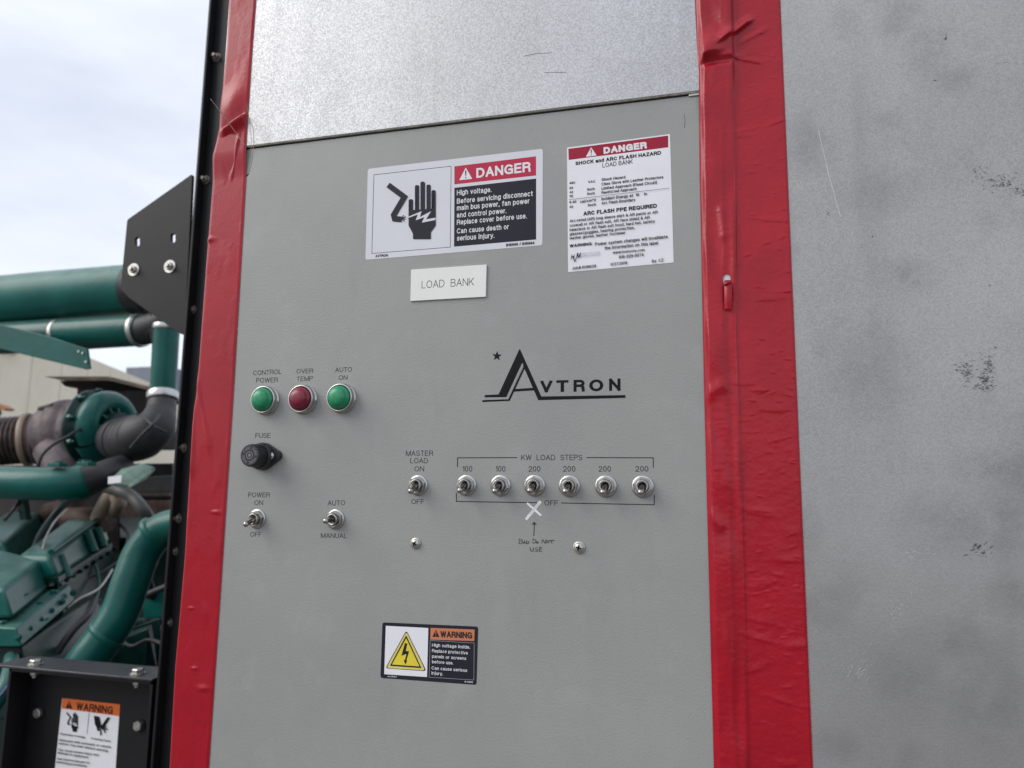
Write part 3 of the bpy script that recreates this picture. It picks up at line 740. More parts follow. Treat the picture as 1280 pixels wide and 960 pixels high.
d = Draw(panel, crop(840, 0, 4), -0.00003); d.line('scratch', M['marker'], [(60, 568), (66, 600), (61, 640)], 2); d.done()

# ------------------------------------------------------------------ tapes
def vnoise(u, v, seed):
    """smooth value noise on arrays"""
    r = np.random.default_rng(seed); T = r.random((256, 256))
    iu = np.floor(u).astype(int); iv = np.floor(v).astype(int); fu = u-iu; fv = v-iv
    fu = fu*fu*(3-2*fu); fv = fv*fv*(3-2*fv)
    g = lambda a, b_: T[a % 256, b_ % 256]
    return (g(iu, iv)*(1-fu)+g(iu+1, iv)*fu)*(1-fv)+(g(iu, iv+1)*(1-fu)+g(iu+1, iv+1)*fu)*fv-0.5
def interp_edge(pts):
    """pixel polyline on the panel plane -> function x(z)"""
    q = sorted([(P(*p).z, P(*p).x) for p in pts])
    zs = np.array([a for a, _ in q]); xs = np.array([b_ for _, b_ in q])
    s0 = (xs[1]-xs[0])/(zs[1]-zs[0]); s1 = (xs[-1]-xs[-2])/(zs[-1]-zs[-2])
    def f(z):
        z = np.asarray(z); r = np.interp(z, zs, xs)
        r = np.where(z < zs[0], xs[0]+0*z, r); r = np.where(z > zs[-1], xs[-1]+0*z, r)
        return r
    return f
def tri(x): return np.abs((x % 1.0)*2-1)
def tape_mesh(name, xl_, xr_, nu, zlo, zhi, zA, zB, dz, hfun, parent, serr_l, serr_r, hole=None, wrap=0.0):
    zf = np.arange(zlo, zhi, dz)
    z = np.concatenate([np.linspace(zA, zlo-0.005, 60), zf, np.linspace(zhi+0.005, zB, 60)])
    s = np.linspace(0, 1, nu)
    xl0 = xl_(z); xr0 = xr_(z)
    X = xl0[:, None]*(1-s)+xr0[:, None]*s; Z = np.repeat(z[:, None], nu, 1)
    X[:, 0] -= serr_l*tri(z/0.0019)*0.0008; X[:, -1] += serr_r*tri(z/0.0019+0.3)*0.0008
    Hh = hfun(X, Z, s[None, :]+0*Z)
    Y = -Hh
    co = np.stack([X, Y, Z], -1)
    nz_ = len(z)
    if wrap:
        k = 14; ex = []
        for j in range(k, 0, -1):
            a = j/k
            ex.append(np.stack([X[:, 0]-0.0012*np.sin(min(a*3, 1)*math.pi/2), Y[:, 0]+wrap*a**1.2, z], -1))
        co = np.concatenate([np.stack(ex, 1), co], 1); nu = nu+k
    idx = np.arange(nz_*nu).reshape(nz_, nu)
    q = np.stack([idx[:-1, :-1], idx[:-1, 1:], idx[1:, 1:], idx[1:, :-1]], -1).reshape(-1, 4)
    if hole:
        cen = co[:-1, :-1].reshape(-1, 3)
        keep = ((cen[:, 0]-hole[0])/hole[2])**2+((cen[:, 2]-hole[1])/hole[3])**2 > 1
        q = q[keep]
    me = bpy.data.meshes.new(name)
    me.vertices.add(nz_*nu); me.vertices.foreach_set('co', co.reshape(-1).astype('f'))
    me.loops.add(len(q)*4); me.loops.foreach_set('vertex_index', q.reshape(-1).astype('i'))
    me.polygons.add(len(q)); me.polygons.foreach_set('loop_start', np.arange(0, len(q)*4, 4, dtype='i'))
    me.polygons.foreach_set('use_smooth', np.ones(len(q), bool))
    me.update(calc_edges=True); me.validate()
    return link_mesh(name, me, M['tape'], parent)

def gauss(d, s): return np.exp(-(d/s)**2)
def seg_feature(X, Z, a, b_, s_up, s_dn, amp, power=1.0):
    """crest along pixel segment a-b with different falloffs on its two sides"""
    A = P(*a); B = P(*b_); dx, dz = B.x-A.x, B.z-A.z; Ln = math.hypot(dx, dz)
    ux, uz = dx/Ln, dz/Ln
    t = ((X-A.x)*ux+(Z-A.z)*uz)/Ln; dd = (X-A.x)*(-uz)+(Z-A.z)*ux
    side = np.where(dd > 0, gauss(dd, s_up), gauss(dd, s_dn))
    env = np.exp(-np.clip(np.abs(t-0.5)-0.35, 0, None)**2/0.04)
    return amp*side*env

rl = interp_edge([(869.3, 0), (872, 60), (874.5, 90), (875, 200), (880.5, 480), (893, 960)])
rr = interp_edge([(974.7, 0), (1015.5, 960)])
seam = interp_edge([(915, 0), (919, 200), (920, 420), (925, 560), (931, 760), (936, 960)])
bub = []
zt_, zb_ = P(930, 0).z, P(950, 960).z
for _ in range(150):
    s_ = random.betavariate(1.3, 1.0)*0.58+0.42; z_ = random.uniform(zb_, zt_)
    low = 0.8*(1-(z_-zb_)/(zt_-zb_))
    big = random.random() < 0.03+0.24*low
    bub.append((s_, z_, random.uniform(0.0055, 0.015) if big else random.uniform(0.0015, 0.004), random.uniform(0.0016, 0.0032) if big else random.uniform(0.0006, 0.0014),
                (random.uniform(0.0002, 0.00045) if big else random.uniform(0.0001, 0.00025)), random.uniform(-0.25, 0.35)))
for _ in range(26):
    bub.append((random.uniform(0.08, 0.40), random.uniform(zb_, zt_), random.uniform(0.0015, 0.004), random.uniform(0.004, 0.014), random.uniform(0.0001, 0.0004), random.uniform(-0.2, 0.2)))
def smooth(t_):
    t_ = np.clip(t_, 0, 1); return t_*t_*(3-2*t_)
def h_right(X, Z, s):
    xs = seam(Z)
    h = 0.0010+0*X
    left = 1/(1+np.exp((X-xs)/0.0007))
    h = h+0.0022*left
    nv = lambda q, k_: np.clip(0.5+1.6*vnoise(Z/q, Z*0+k_, 20), 0, 1)
    wob = 0.0012*vnoise(Z/0.05, Z*0+9, 21)
    h = h-0.0011*nv(.07, 1)*gauss(X-(xs-0.0052+wob*1.5), 0.0036)+0.0007*nv(.045, 3)*gauss(X-xs, 0.0007)+0.0005*nv(.06, 5)*gauss(X-(xs-0.0098+wob*2), 0.0016)
    h = h+left*(0.0026*vnoise(X/0.016+3, Z/0.034, 1)+0.0018*vnoise(X/0.009+Z/0.03, Z/0.055+5, 2))
    h = h+0.00022*vnoise(X/0.010, Z/0.012, 3)+0.00009*vnoise(X/0.0022, Z/0.0018, 4)+0.00012*vnoise(X/0.0050, Z/0.0028, 5)
    W = (rr(Z)-rl(Z))
    for (s_, z_, a, b_, amp, rot) in bub:
        zi = np.abs(Z[:, 0]-z_) < (a+b_)*2.4
        if not zi.any(): continue
        dX = (X[zi]-(rl(z_)+s_*(rr(z_)-rl(z_)))); dZ = (Z[zi]-z_)-rot*dX-6*dX*dX
        bz = np.where(dZ > 0, b_*1.5, b_*0.55)
        h[zi] += amp*np.exp(-(np.abs(dX)/a)**3-(dZ/bz)**2)
    # the fold near the top
    h = h+seg_feature(X, Z, (938, 28), (900, 58), 0.0012, 0.0050, 0.0036)
    A = P(880, 76); d1 = (X-A.x); d2 = (Z-A.z)
    d2 = d2-0.35*d1; h = h+0.0066*np.exp(-(d1/0.0130)**2-(np.where(d2 > 0, d2/0.0170, d2/0.0034))**2)
    h = h-seg_feature(X, Z, (878, 84), (915, 78), 0.0030, 0.0030, 0.0020)
    h = h+seg_feature(X, Z, (912, 72), (952, 80), 0.0030, 0.0014, 0.0008)
    h = h+seg_feature(X, Z, (925, 55), (958, 38), 0.0030, 0.0018, 0.0007)
    h = h+seg_feature(X, Z, (878, 498), (905, 480), 0.0050, 0.0050, 0.0014)+seg_feature(X, Z, (905, 300), (900, 260), 0.003, 0.003, 0.0012)
    h = h+seg_feature(X, Z, (884, 640), (905, 660), 0.004, 0.004, 0.0012)
    e = np.minimum(s, 1-s)*W
    k = np.where(s < 0.5, np.clip(e/0.0045, 0, 1), np.clip(e/0.0014, 0, 1))
    h = np.maximum(h, 0.0007)
    return 0.00035+(h-0.00035)*k*k*(3-2*k)
hc = P(908, 350)
tr = thing('red_tape_strip', 'wide bubbled red tape strip with a small hole, right of the grey panel', 'tape', (XSEAM, -0.002, 0.8))
def y_up(z):   # the strip steps up onto the proud upper sheet
    return 0
tape_r = tape_mesh('tape_band', rl, rr, 150, zb_-0.03, zt_+0.03, ZB+0.01, ZT-0.01, 0.0005,
    lambda X, Z, s: h_right(X, Z, s)+0.0027*smooth((Z-zg(XSEAM)+0.030)/0.030)*smooth((XSEAM+0.008-X)/0.009), tr, 1, 1, (hc.x, hc.z, 0.0029, 0.0042))
mb = MB(); rows = []
for i in range(10):
    t_ = i/9
    for j in range(7):
        u_ = j/6-0.5
        q = P(910+4.5*u_*2, 353+t_*35)
        rows.append((q.x, -0.0040-0.0016*math.cos(u_*2.6)-0.0012*math.sin(t_*math.pi)-(0.0012 if i == 0 else 0), q.z))
mb.add(rows, [(i*7+j, i*7+j+1, (i+1)*7+j+1, (i+1)*7+j) for i in range(9) for j in range(6)], True)
mb.tube([P(905, 356, -0.0062), P(909, 354, -0.0066), P(914.5, 352.5, -0.0060)], [0.0010, 0.0013, 0.0008], 10)
mb.build('torn_flap', M['tape'], tr)
mb = MB(); q = P(909, 347); mb.box((q.x, -0.0004, q.z), (0.009, 0.0010, 0.012)); mb.build('hole_backing', M['vinyl_grey'], cab, bevel=0.0003)  # pale block added so that the tape hole looks light

ll = interp_edge([(287.5, 0), (283.5, 60), (279, 110), (276.5, 140), (275, 160), (270.5, 180), (266.5, 195), (263.5, 240), (254, 360), (245, 480), (240, 530), (235, 600), (229, 700), (217, 835), (210, 960)])
lr = interp_edge([(322, 0), (317.5, 60), (311.5, 150), (306.5, 240), (292.5, 480), (277, 720), (261, 960)])
def h_left(X, Z, s):
    h = 0.0010+0*X
    h = h+0.0007*vnoise(X/0.014, Z/0.030, 11)+0.00022*vnoise(X/0.006, Z/0.012, 12)+0.00006*vnoise(X/0.0030, Z/0.0030, 14)
    h = h+0.0030*np.exp(-((Z-P(300,130).z)/0.016)**2)*np.exp(-((s-0.45)/0.4)**2)
    h = h+seg_feature(X, Z, (311, 147), (282, 167), 0.0070, 0.0022, 0.0050)
    A = P(290, 188); d1 = X-A.x; d2 = Z-A.z
    h = h-0.0050*np.exp(-((d1+0.12*d2)/0.0050)**2-(d2/0.017)**2)
    h = h+seg_feature(X, Z, (301, 175), (291, 222), 0.0016, 0.0030, 0.0020)
    h = h+seg_feature(X, Z, (262, 560), (245, 470), 0.002, 0.003, 0.0010)+seg_feature(X, Z, (242, 500), (240, 590), 0.003, 0.002, 0.0016)
    for (px, py, w_, am) in ((262, 300, .006, .0012), (240, 760, .004, .0008), (255, 860, .006, .001), (270, 640, .005, .0009), (244, 835, .003, .0008)):
        q = P(px, py); h = h+am*np.exp(-((X-q.x)/w_)**2-((Z-q.z)/(w_*.45))**2)
    up_ = 0.0026*smooth((Z-zg(-0.36)+0.030)/0.030)
    W = lr(Z)-ll(Z); e = (1-s)*W; k = np.clip(e/0.0020, 0, 1); k = k*k*(3-2*k)
    h = 0.0005+(np.maximum(h, 0.0010)-0.0005)*k+up_
    el = s*W; kk = np.clip(1-el/0.0045, 0, 1)
    return h-0.0030*kk*kk
tl = thing('red_tape_strip', 'narrow red tape strip on the cabinet corner beside the black post, crumpled near top', 'tape', (XL, -0.002, 0.8))
tape_mesh('tape_band', ll, lr, 70, P(240, 960).z-0.03, P(300, 0).z+0.03, ZB+0.01, ZT-0.01, 0.0005, h_left, tl, 0, 1, None, 0.03)

# ------------------------------------------------------------------ loose strands caught in the left tape
C2 = crop(220, 0, 4)
st = thing('wire_strands', 'thin loose wire strands sticking out of the crumpled corner tape', 'wire', P(310, 180, -0.008))
def strand(pts, r):
    mb = MB(); mb.tube([P(*C2(q[:2]), q[2]) for q in pts], r, 6, sub=8); mb.build('strand', M['dullbolt'], st)
strand([(172, 494, -0.022), (235, 575, -0.016), (300, 665, -0.011), (345, 728, -0.009)], 0.00035)
strand([(354, 512, -0.014), (358, 560, -0.013), (366, 592, -0.010)], 0.00022)
strand([(364, 588, -0.009), (395, 610, -0.013), (405, 645, -0.017), (390, 640, -0.018)], 0.00016)
strand([(366, 590, -0.009), (385, 640, -0.013), (388, 720, -0.016), (376, 820, -0.014), (362, 868, -0.011), (352, 880, -0.010)], 0.00026)
strand([(366, 590, -0.009), (374, 660, -0.012), (376, 740, -0.014), (368, 820, -0.012), (358, 866, -0.010)], 0.0002)
mb = MB(); mb.tube([P(*C2((362, 868)), -0.0108), P(*C2((355, 880)), -0.0102), P(*C2((349, 876)), -0.0100)], 0.00055, 6); mb.build('strand_end', M['black_ink'], st)

# ------------------------------------------------------------------ labels
def marker_hand(d, T, dark, light, name='hand_symbol'):
    """shock symbol: hand of separate fingers, spark and cable; T maps symbol units to crop pixels"""
    R = lambda pts, r=0: [T(q) for q in (rounded(pts, r) if r else pts)]
    for x0, x1, yt in ((348, 376, 438), (387, 413, 351), (421, 449, 330), (458, 484, 348), (489, 515, 382)):
        d.poly(name, dark, R([(x0, 520), (x0, yt), (x1, yt), (x1, 520)], 0)[:1]+[T(q) for q in rounded([(x0, 520), (x0, yt), (x1, yt), (x1, 520)], 11)])
    d.poly(name, dark, R([(348, 505), (515, 495), (515, 600), (485, 640), (485, 683), (375, 683), (375, 650), (348, 600)], 5))
    d.poly(name, light, R([(332, 552), (428, 512), (418, 548), (487, 512), (455, 562), (515, 552), (513, 566), (430, 582), (446, 548), (392, 568), (405, 532), (338, 556)]))
    d.line(name, dark, R([(222, 350), (322, 424), (256, 535), (262, 558), (305, 562)]), abs(T((34, 0))[0]-T((0, 0))[0]))
    for q in ((330, 545), (328, 560), (322, 574), (318, 535)): d.line(name, dark, R([(303, 558), q]), abs(T((5, 0))[0]-T((0, 0))[0]))

C4 = crop(440, 160, 4.923)
def mark_tri(d, name, mat, pts, mat2):
    d.poly(name, mat, pts, 4)
    a, b_, c_ = [Vector(p) for p in pts]      # left, top, right
    base = (a+c_)/2; ax = b_-base; sd_ = (c_-a)*0.035
    q = lambda t, k: tuple(base+ax*t+sd_*k)
    d.poly(name+'_mark', mat2, [q(.30, -.8), q(.30, .8), q(.74, 1.6), q(.74, -1.6)])
    d.poly(name+'_mark', mat2, [q(.10, -1.2), q(.10, 1.2), q(.21, 1.2), q(.21, -1.2)])
lab = thing('danger_label', 'silver DANGER high voltage label with black hand symbol, above the LOAD BANK plate', 'warning label', P(*C4((630, 470))))
d = Draw(lab, C4, 0.0)
d.solid('backing', M['vinyl_grey'], [(98, 252), (1175, 128), (1172, 722), (83, 812)], 0.00018, 16)
d.line('frame_line', M['print_dark'], [(135, 288), (610, 235), (605, 733), (122, 772)], 3.2, True)
d.poly('header_band', M['print_red'], [(630, 236), (1132, 174), (1133, 292), (630, 347)])
d.poly('text_field', M['print_dark'], [(630, 368), (1133, 311), (1133, 686), (628, 730)])
mark_tri(d, 'alert_triangle', M['print_white'], [(660, 321), (700, 243), (740, 313)], M['print_dark'])
d.text('header_lettering', M['print_white'], 'DANGER', (765, 308), (1100, 268), 60, 0.20)
for s_, A, B in (('High voltage.', (645, 414), (858, 394)), ('Before servicing disconnect', (645, 466), (1113, 418)), ('main bus power, fan power', (645, 508), (1092, 464)),
                 ('and control power.', (645, 552), (950, 524)), ('Replace cover before use.', (645, 596), (1075, 556)), ('Can cause death or', (645, 650), (965, 622)), ('serious injury.', (645, 694), (876, 676))):
    d.text('lettering', M['print_white'], s_, A, B, 31, 0.15)
d.text('lettering_small', M['print_dark'], 'AVTRON', (143, 795), (220, 790), 15, 0.2)
d.text('lettering_small', M['print_dark'], 'B15888 / B15884', (948, 728), (1122, 714), 16, 0.2)
marker_hand(d, lambda q: q, M['print_dark'], M['vinyl_grey'])
d.done()

C5 = crop(690, 150, 4.8)
lab = thing('danger_label', 'white paper DANGER arc flash label with crimson header, right of the silver label', 'warning label', P(*C5((400, 500))))
d = Draw(lab, C5, 0.0)
d.solid('backing', M['vinyl_white'], [(90, 166), (708, 85), (730, 855), (97, 913)], 0.00018, 4)
d.poly('header_band', M['print_crimson'], [(98, 173), (697, 93), (698, 164), (100, 240)])
mark_tri(d, 'alert_triangle', M['print_white'], [(203, 221), (235, 164), (268, 213)], M['print_dark'])
d.text('header_lettering', M['print_white'], 'DANGER', (310, 204), (570, 170), 40, 0.27)
BK = M['black_ink']
for s_, A, B, h, o_ in (('SHOCK and ARC FLASH HAZARD', (140, 272), (655, 207), 22, .22), ('LOAD BANK', (303, 285), (485, 261), 26, .12), ('ARC FLASH PPE REQUIRED', (188, 574), (630, 526), 24, .23), ('WARNING:', (106, 766), (245, 751), 19, .22)):
    d.text('heading', BK, s_, A, B, h, o_)
for s_, A, B, h in (('480', (104, 385), (138, 382), 14), ('VAC', (216, 379), (260, 375), 15), ('Shock Hazard', (297, 366), (440, 350), 17), ('00', (104, 415), (126, 413), 14), ('Class Glove with Leather Protectors', (297, 393), (668, 350), 17),
    ('42', (104, 440), (126, 438), 14), ('inch', (212, 424), (256, 420), 16), ('Limited Approach (Fixed Circuit)', (297, 419), (630, 382), 17), ('12', (104, 464), (126, 462), 14), ('inch', (212, 450), (256, 446), 16), ('Restricted Approach', (297, 444), (507, 420), 17),
    ('8.45', (104, 500), (146, 496), 14), ('cal/cm^2', (168, 498), (263, 486), 16), ('Incident Energy at  18', (297, 482), (522, 456), 17), ('in', (553, 452), (570, 450), 16), ('45', (104, 528), (126, 526), 14), ('inch', (216, 518), (263, 513), 16), ('Arc Flash Boundary', (297, 507), (500, 485), 17),
    ('Arc-rated (AR) long sleeve shirt & AR pants or AR', (106, 614), (634, 560), 17), ('coverall or AR flash suit, AR face shield & AR', (106, 641), (586, 592), 17), ('balaclava or AR flash suit hood, hard hat, safety', (106, 667), (617, 615), 17),
    ('glasses/goggles, hearing protection,', (106, 692), (496, 653), 17), ('leather gloves, leather footwear', (106, 717), (440, 683), 17), ('Power system changes will invalidate', (258, 754), (694, 708), 19), ('the information on this label', (315, 778), (637, 746), 19),
    ('www.hvmcorp.com', (365, 803), (556, 786), 16), ('816-329-9374', (402, 831), (550, 816), 18), ('By: CZ', (600, 856), (670, 848), 18), ('6/27/2018', (352, 874), (452, 864), 17), ('Job#:1019639', (120, 898), (265, 883), 17)):
    d.text('lettering', BK, s_, A, B, h, 0.165)
d.text('logo', BK, 'H', (112, 838), (136, 836), 30, .16, .25); d.text('logo', BK, 'M', (146, 828), (176, 824), 30, .16, .25); d.line('logo', BK, [(126, 815), (136, 850), (158, 800)], 5)
d.text('lettering_small', M['print_grey'], 'HIGH VOLTAGE', (177, 806), (288, 797), 9, .12); d.text('lettering_small', M['print_grey'], 'MAINTENANCE', (177, 820), (290, 811), 9, .12)
d.line('rule', BK, [(100, 478), (705, 408)], 2.2)
d.done()

CP = crop(470, 320, 7.11)
lab = thing('name_plate', 'small white engraved LOAD BANK name plate in the middle of the grey panel', 'name plate', P(*CP((645, 240))))
d = Draw(lab, CP, 0.0)
d.solid('plate', M['plate_white'], [(318, 126), (987, 80), (980, 366), (311, 404)], 0.0016, 0, 0.00015)
d.text('lettering', M['black_ink'], 'LOAD  BANK', (405, 288), (870, 261), 66, 0.085)
d.done()

CY = crop(460, 760, 8)
lab = thing('voltage_label', 'small black bordered WARNING label with yellow lightning triangle, low on the grey panel', 'warning label', P(*CY((610, 450))))
d = Draw(lab, CY, 0.0)
d.solid('backing', M['print_dark'], [(145, 143), (1102, 186), (1085, 768), (125, 698)], 0.00018, 26)
d.poly('white_field', M['vinyl_white'], [(178, 178), (603, 200), (590, 690), (162, 662)])
d.poly('header_band', M['print_orange2'], [(625, 198), (1066, 216), (1062, 330), (622, 316)])
d.line('frame_line', M['print_grey'], [(622, 325), (1062, 350), (1058, 720), (612, 692)], 4, True)
d.poly('yellow_triangle', M['print_dark'], [(384, 222), (586, 632), (172, 604)], 34)
d.poly('yellow_triangle', M['print_yellow2'], [(384, 236), (573, 625), (183, 600)], 32)
d.poly('yellow_triangle', M['print_dark'], [(382, 272), (535, 602), (218, 579)], 12)
d.poly('yellow_triangle', M['print_yellow'], [(382, 302), (514, 584), (240, 565)], 4)
d.poly('lightning_bolt', M['print_dark'], [(368, 352), (394, 354), (378, 430), (412, 432), (384, 524), (368, 524), (384, 460), (334, 478)])
d.poly('lightning_bolt', M['print_dark'], [(357, 520), (393, 524), (373, 567)])
mark_tri(d, 'alert_triangle', M['print_dark'], [(643, 287), (680, 218), (713, 291)], M['print_orange2'])
d.text('header_lettering', M['print_dark'], 'WARNING', (722, 292), (1040, 305), 62, 0.2)
for s_, A, B in (('High voltage inside.', (640, 386), (1020, 408)), ('Replace protective', (640, 442), (998, 466)), ('panels or screens', (640, 498), (982, 520)), ('before use.', (640, 552), (852, 566)), ('Can cause serious', (635, 615), (992, 640)), ('injury.', (635, 665), (750, 674))):
    d.text('lettering', M['print_white'], s_, A, B, 32, 0.14)
d.text('lettering_small', M['print_white'], 'AVTRON', (195, 691), (285, 695), 14, 0.15); d.text('lettering_small', M['print_white'], 'B 14992', (968, 745), (1048, 750), 16, 0.15)
d.done()

# ------------------------------------------------------------------ black steel frame: post, gusset, bracket box
YP = 0.485
frm = thing('steel_frame', 'black painted steel frame with upright channel post, bolted gusset plate and lower box bracket', 'steel frame', (P(225, 480, YP).x, YP, 0.0))
xpl = P(229, 420, YP).x
BP = M['black_paint']
mb = MB()
th = 0.005
mb.span((xpl, YP, 0.02), (xpl+th, YP+0.021, 3.2))
mb.span((xpl+th, YP+0.016, 0.02), (xpl+0.14, YP+0.021, 3.2))
mb.build('post', BP, frm, bevel=0.0012)
mb = MB(); mb.span((xpl-0.0065, YP+0.012, 0.4), (xpl-0.0005, YP+0.06, P(245, 186, YP+0.012).z)); mb.build('side_flange', BP, frm, bevel=0.0008)
for (px, py) in ((240*1+35, 72), (261, 225), (244, 387), (232, 560), (225.5, 648), (221, 689), (214, 778)):
    c = P(px-3.5, py, YP+0.016); mb = MB(); a = Vector((0, -1, 0))
    mb.lathe(c, a, [(0, 0.0085), (0.0015, 0.0085)], 20); hexhead(mb, c+a*0.0015, a, 0.0062, 0.005, random.random()); mb.lathe(c, a, [(0.006, 0.0032), (0.012, 0.003)], 10)
    mb.build('post_bolt', M['dullbolt'], frm)
mb = MB(); mb.span((xpl+0.012, YP+0.08, 0.10), (xpl+1.25, 1.02, 2.05)); mb.build('radiator_housing', BP, frm, bevel=0.004)  # unseen radiator body, added to block the sky on the right
# gusset with slots, made from a filled curve so the holes are real
def filled(name, loops, y, th_, mat, parent):
    c = bpy.data.curves.new('c', 'CURVE'); c.dimensions = '2D'; c.fill_mode = 'BOTH'; c.extrude = th_/2; c.bevel_depth = 0.0006
    for lp in loops:
        sp = c.splines.new('POLY'); sp.points.add(len(lp)-1); sp.use_cyclic_u = True
        for p, q in zip(sp.points, lp): p.co = (q.x, q.z, 0, 1)
    o = bpy.data.objects.new('c', c); COL.objects.link(o)
    me = bpy.data.meshes.new_from_object(o.evaluated_get(bpy.context.evaluated_depsgraph_get()))
    bpy.data.objects.remove(o); bpy.data.curves.remove(c)
    me.transform(Matrix.Translation((0, y, 0)) @ Matrix.Rotation(math.pi/2, 4, 'X'))
    me.name = name; me.materials.clear()
    return link_mesh(name, me, mat, parent)
YG = YP+0.012
CGs = crop(140, 200, 4)
def slot(cx, cy, w_, h_):
    pts = []
    for k in range(16):
        a = 2*math.pi*k/16; s_ = 1 if math.sin(a) > 0 else -1
        pts.append(P(*CGs((cx+w_*math.cos(a), cy-s_*(h_-w_)-w_*math.sin(a))), YG))
    return pts
outer = [P(x, y, YG) for x, y in rounded([(160.7, 275.5), (241.5, 218.5), (232, 419), (226.5, 417), (163.5, 373), (152.5, 361)], 2.5, 3)]
filled('gusset_plate', [outer, slot(133, 411, 13, 24), slot(311, 393, 13, 24)], YG, 0.005, BP, frm)
for q in ((110, 549), (291, 533)):
    c = P(*CGs(q), YG-0.003); a = Vector((0, -1, 0)); mb = MB()
    mb.lathe(c, a, [(0, 0.0118), (0.0018, 0.0118), (0.0018, 0.006)], 28, False); hexhead(mb, c+a*0.0018, a, 0.0072, 0.0045, random.random()); mb.lathe(c, a, [(0.006, 0.004), (0.011, 0.0037)], 12)
    mb.build('gusset_bolt', M['steel'], frm)
# lower box bracket
YB = 0.50; YBK = YB+0.045
C3 = crop(0, 700, 5.333)
fl = P(11, 831, YB); frr = P(186, 848, YB)
ztop = (fl.z+frr.z)/2; x0, x1 = fl.x, P(192, 850, YB).x
xL = P(9, 860, YB).x
mb = MB(); mb.span((xL-0.03, YB-0.004, ztop-0.0045), (x1, YBK+0.028, ztop)); mb.build('top_plate', M['black_sheen'], frm, bevel=0.0012)
mb = MB()
mb.span((xL, YB, 0.5), (xL+0.005, YBK, ztop-0.005)); mb.span((x1-0.006, YB, 0.5), (x1-0.001, YBK, ztop-0.005))
mb.span((xL, YB, ztop-0.0095), (x1-0.001, YBK, ztop-0.005)); mb.span((xL, YBK, 0.5), (x1, YBK+0.004, ztop-0.005))
mb.build('bracket_box', BP, frm)
def vbolt(px, py, ypl, parent):
    c = P(px, py, ypl); c.z = ztop
    a = Vector((0, 0, 1)); mb = MB()
    mb.lathe(c, a, [(0, 0.0125), (0.002, 0.0125), (0.002, 0.006)], 24, False); hexhead(mb, c+a*0.002, a, 0.0098, 0.0068, 0.25); mb.build('bracket_bolt', M['steel'], parent)
    mb = MB(); b2 = c-a*0.0095; mb.lathe(b2, -a, [(0, 0.0098), (0.002, 0.0098)], 20); hexhead(mb, b2-a*0.002, -a, 0.0078, 0.006, 0.4); mb.lathe(b2, -a, [(0.008, 0.0042), (0.0125, 0.0040)], 12)
    mb.build('bracket_nut', M['steel'], parent)
vbolt(44.5, 829, YB+0.018, frm); vbolt(172.5, 838, YB+0.018, frm)
for (px, py) in ((50, 890.5), (175, 906.5)):
    c = P(px, py, YBK); a = Vector((0, -1, 0)); mb = MB(); mb.lathe(c, a, [(0, 0.0112), (0.002, 0.0112)], 24); mb.build('flat_washer', BP, frm)
    mb = MB(); hexhead(mb, c+a*0.002, a, 0.0088, 0.0065, 0.5); mb.build('bracket_bolt', M['steel'], frm)
C0 = crop(0, 820, 5.333)
lab = thing('warning_label', 'white WARNING label with orange header and hand symbols on the black lower bracket', 'warning label', P(*C0((590, 600)), YBK))
d = Draw(lab, C0, YBK, 0.00006)
d.solid('backing', M['vinyl_white'], [(416, 281), (800, 323), (761, 900), (351, 900)], 0.0003, 3)
d.poly('header_band', M['print_orange'], [(416, 281), (800, 323), (796, 402), (411, 350)])
mark_tri(d, 'alert_triangle', M['black_ink'], [(437, 346), (462, 298), (482, 352)], M['print_orange'])
d.text('header_lettering', M['black_ink'], 'WARNING', (506, 358), (750, 388), 50, 0.19)
d.line('divider', M['black_ink'], [(594, 378), (580, 518)], 3)
SH = lambda q: (443+(q[0]-222)*0.262, 370+(q[1]-330)*0.365+(q[0]-222)*0.03)
marker_hand(d, SH, M['black_ink'], M['vinyl_white'])
d.poly('cut_hand_symbol', M['black_ink'], [(626, 398), (660, 404), (676, 470), (660, 488), (662, 500), (650, 500), (640, 470), (632, 455)])
d.poly('cut_hand_symbol', M['black_ink'], [(716, 408), (734, 412), (690, 482), (672, 486), (668, 474)])
for pts in ([(665, 488), (672, 505), (670, 528)], [(674, 485), (694, 492), (700, 512)], [(680, 482), (702, 484), (716, 492)], [(655, 470), (680, 478), (708, 470)]):
    d.line('cut_hand_symbol', M['black_ink'], pts, 8)
for s_, A, B, h, o_ in (('Hazardous Voltage', (400, 523), (565, 548), 12, .18), ('Rotating Parts', (605, 554), (737, 575), 12, .18), ('Generator with automatic or remote', (392, 565), (738, 614), 14, .18), ('control. Can start without warning.', (388, 587), (720, 640), 14, .18),
    ('Can cause severe injury and', (386, 630), (655, 667), 14, .18), ('damage to equipment.', (382, 650), (592, 684), 14, .18), ('See Service Manual for', (378, 690), (597, 720), 14, .18), ('servicing procedures.', (374, 712), (580, 742), 14, .18)):
    d.text('lettering', M['black_ink'], s_, A, B, h, o_)
d.done()

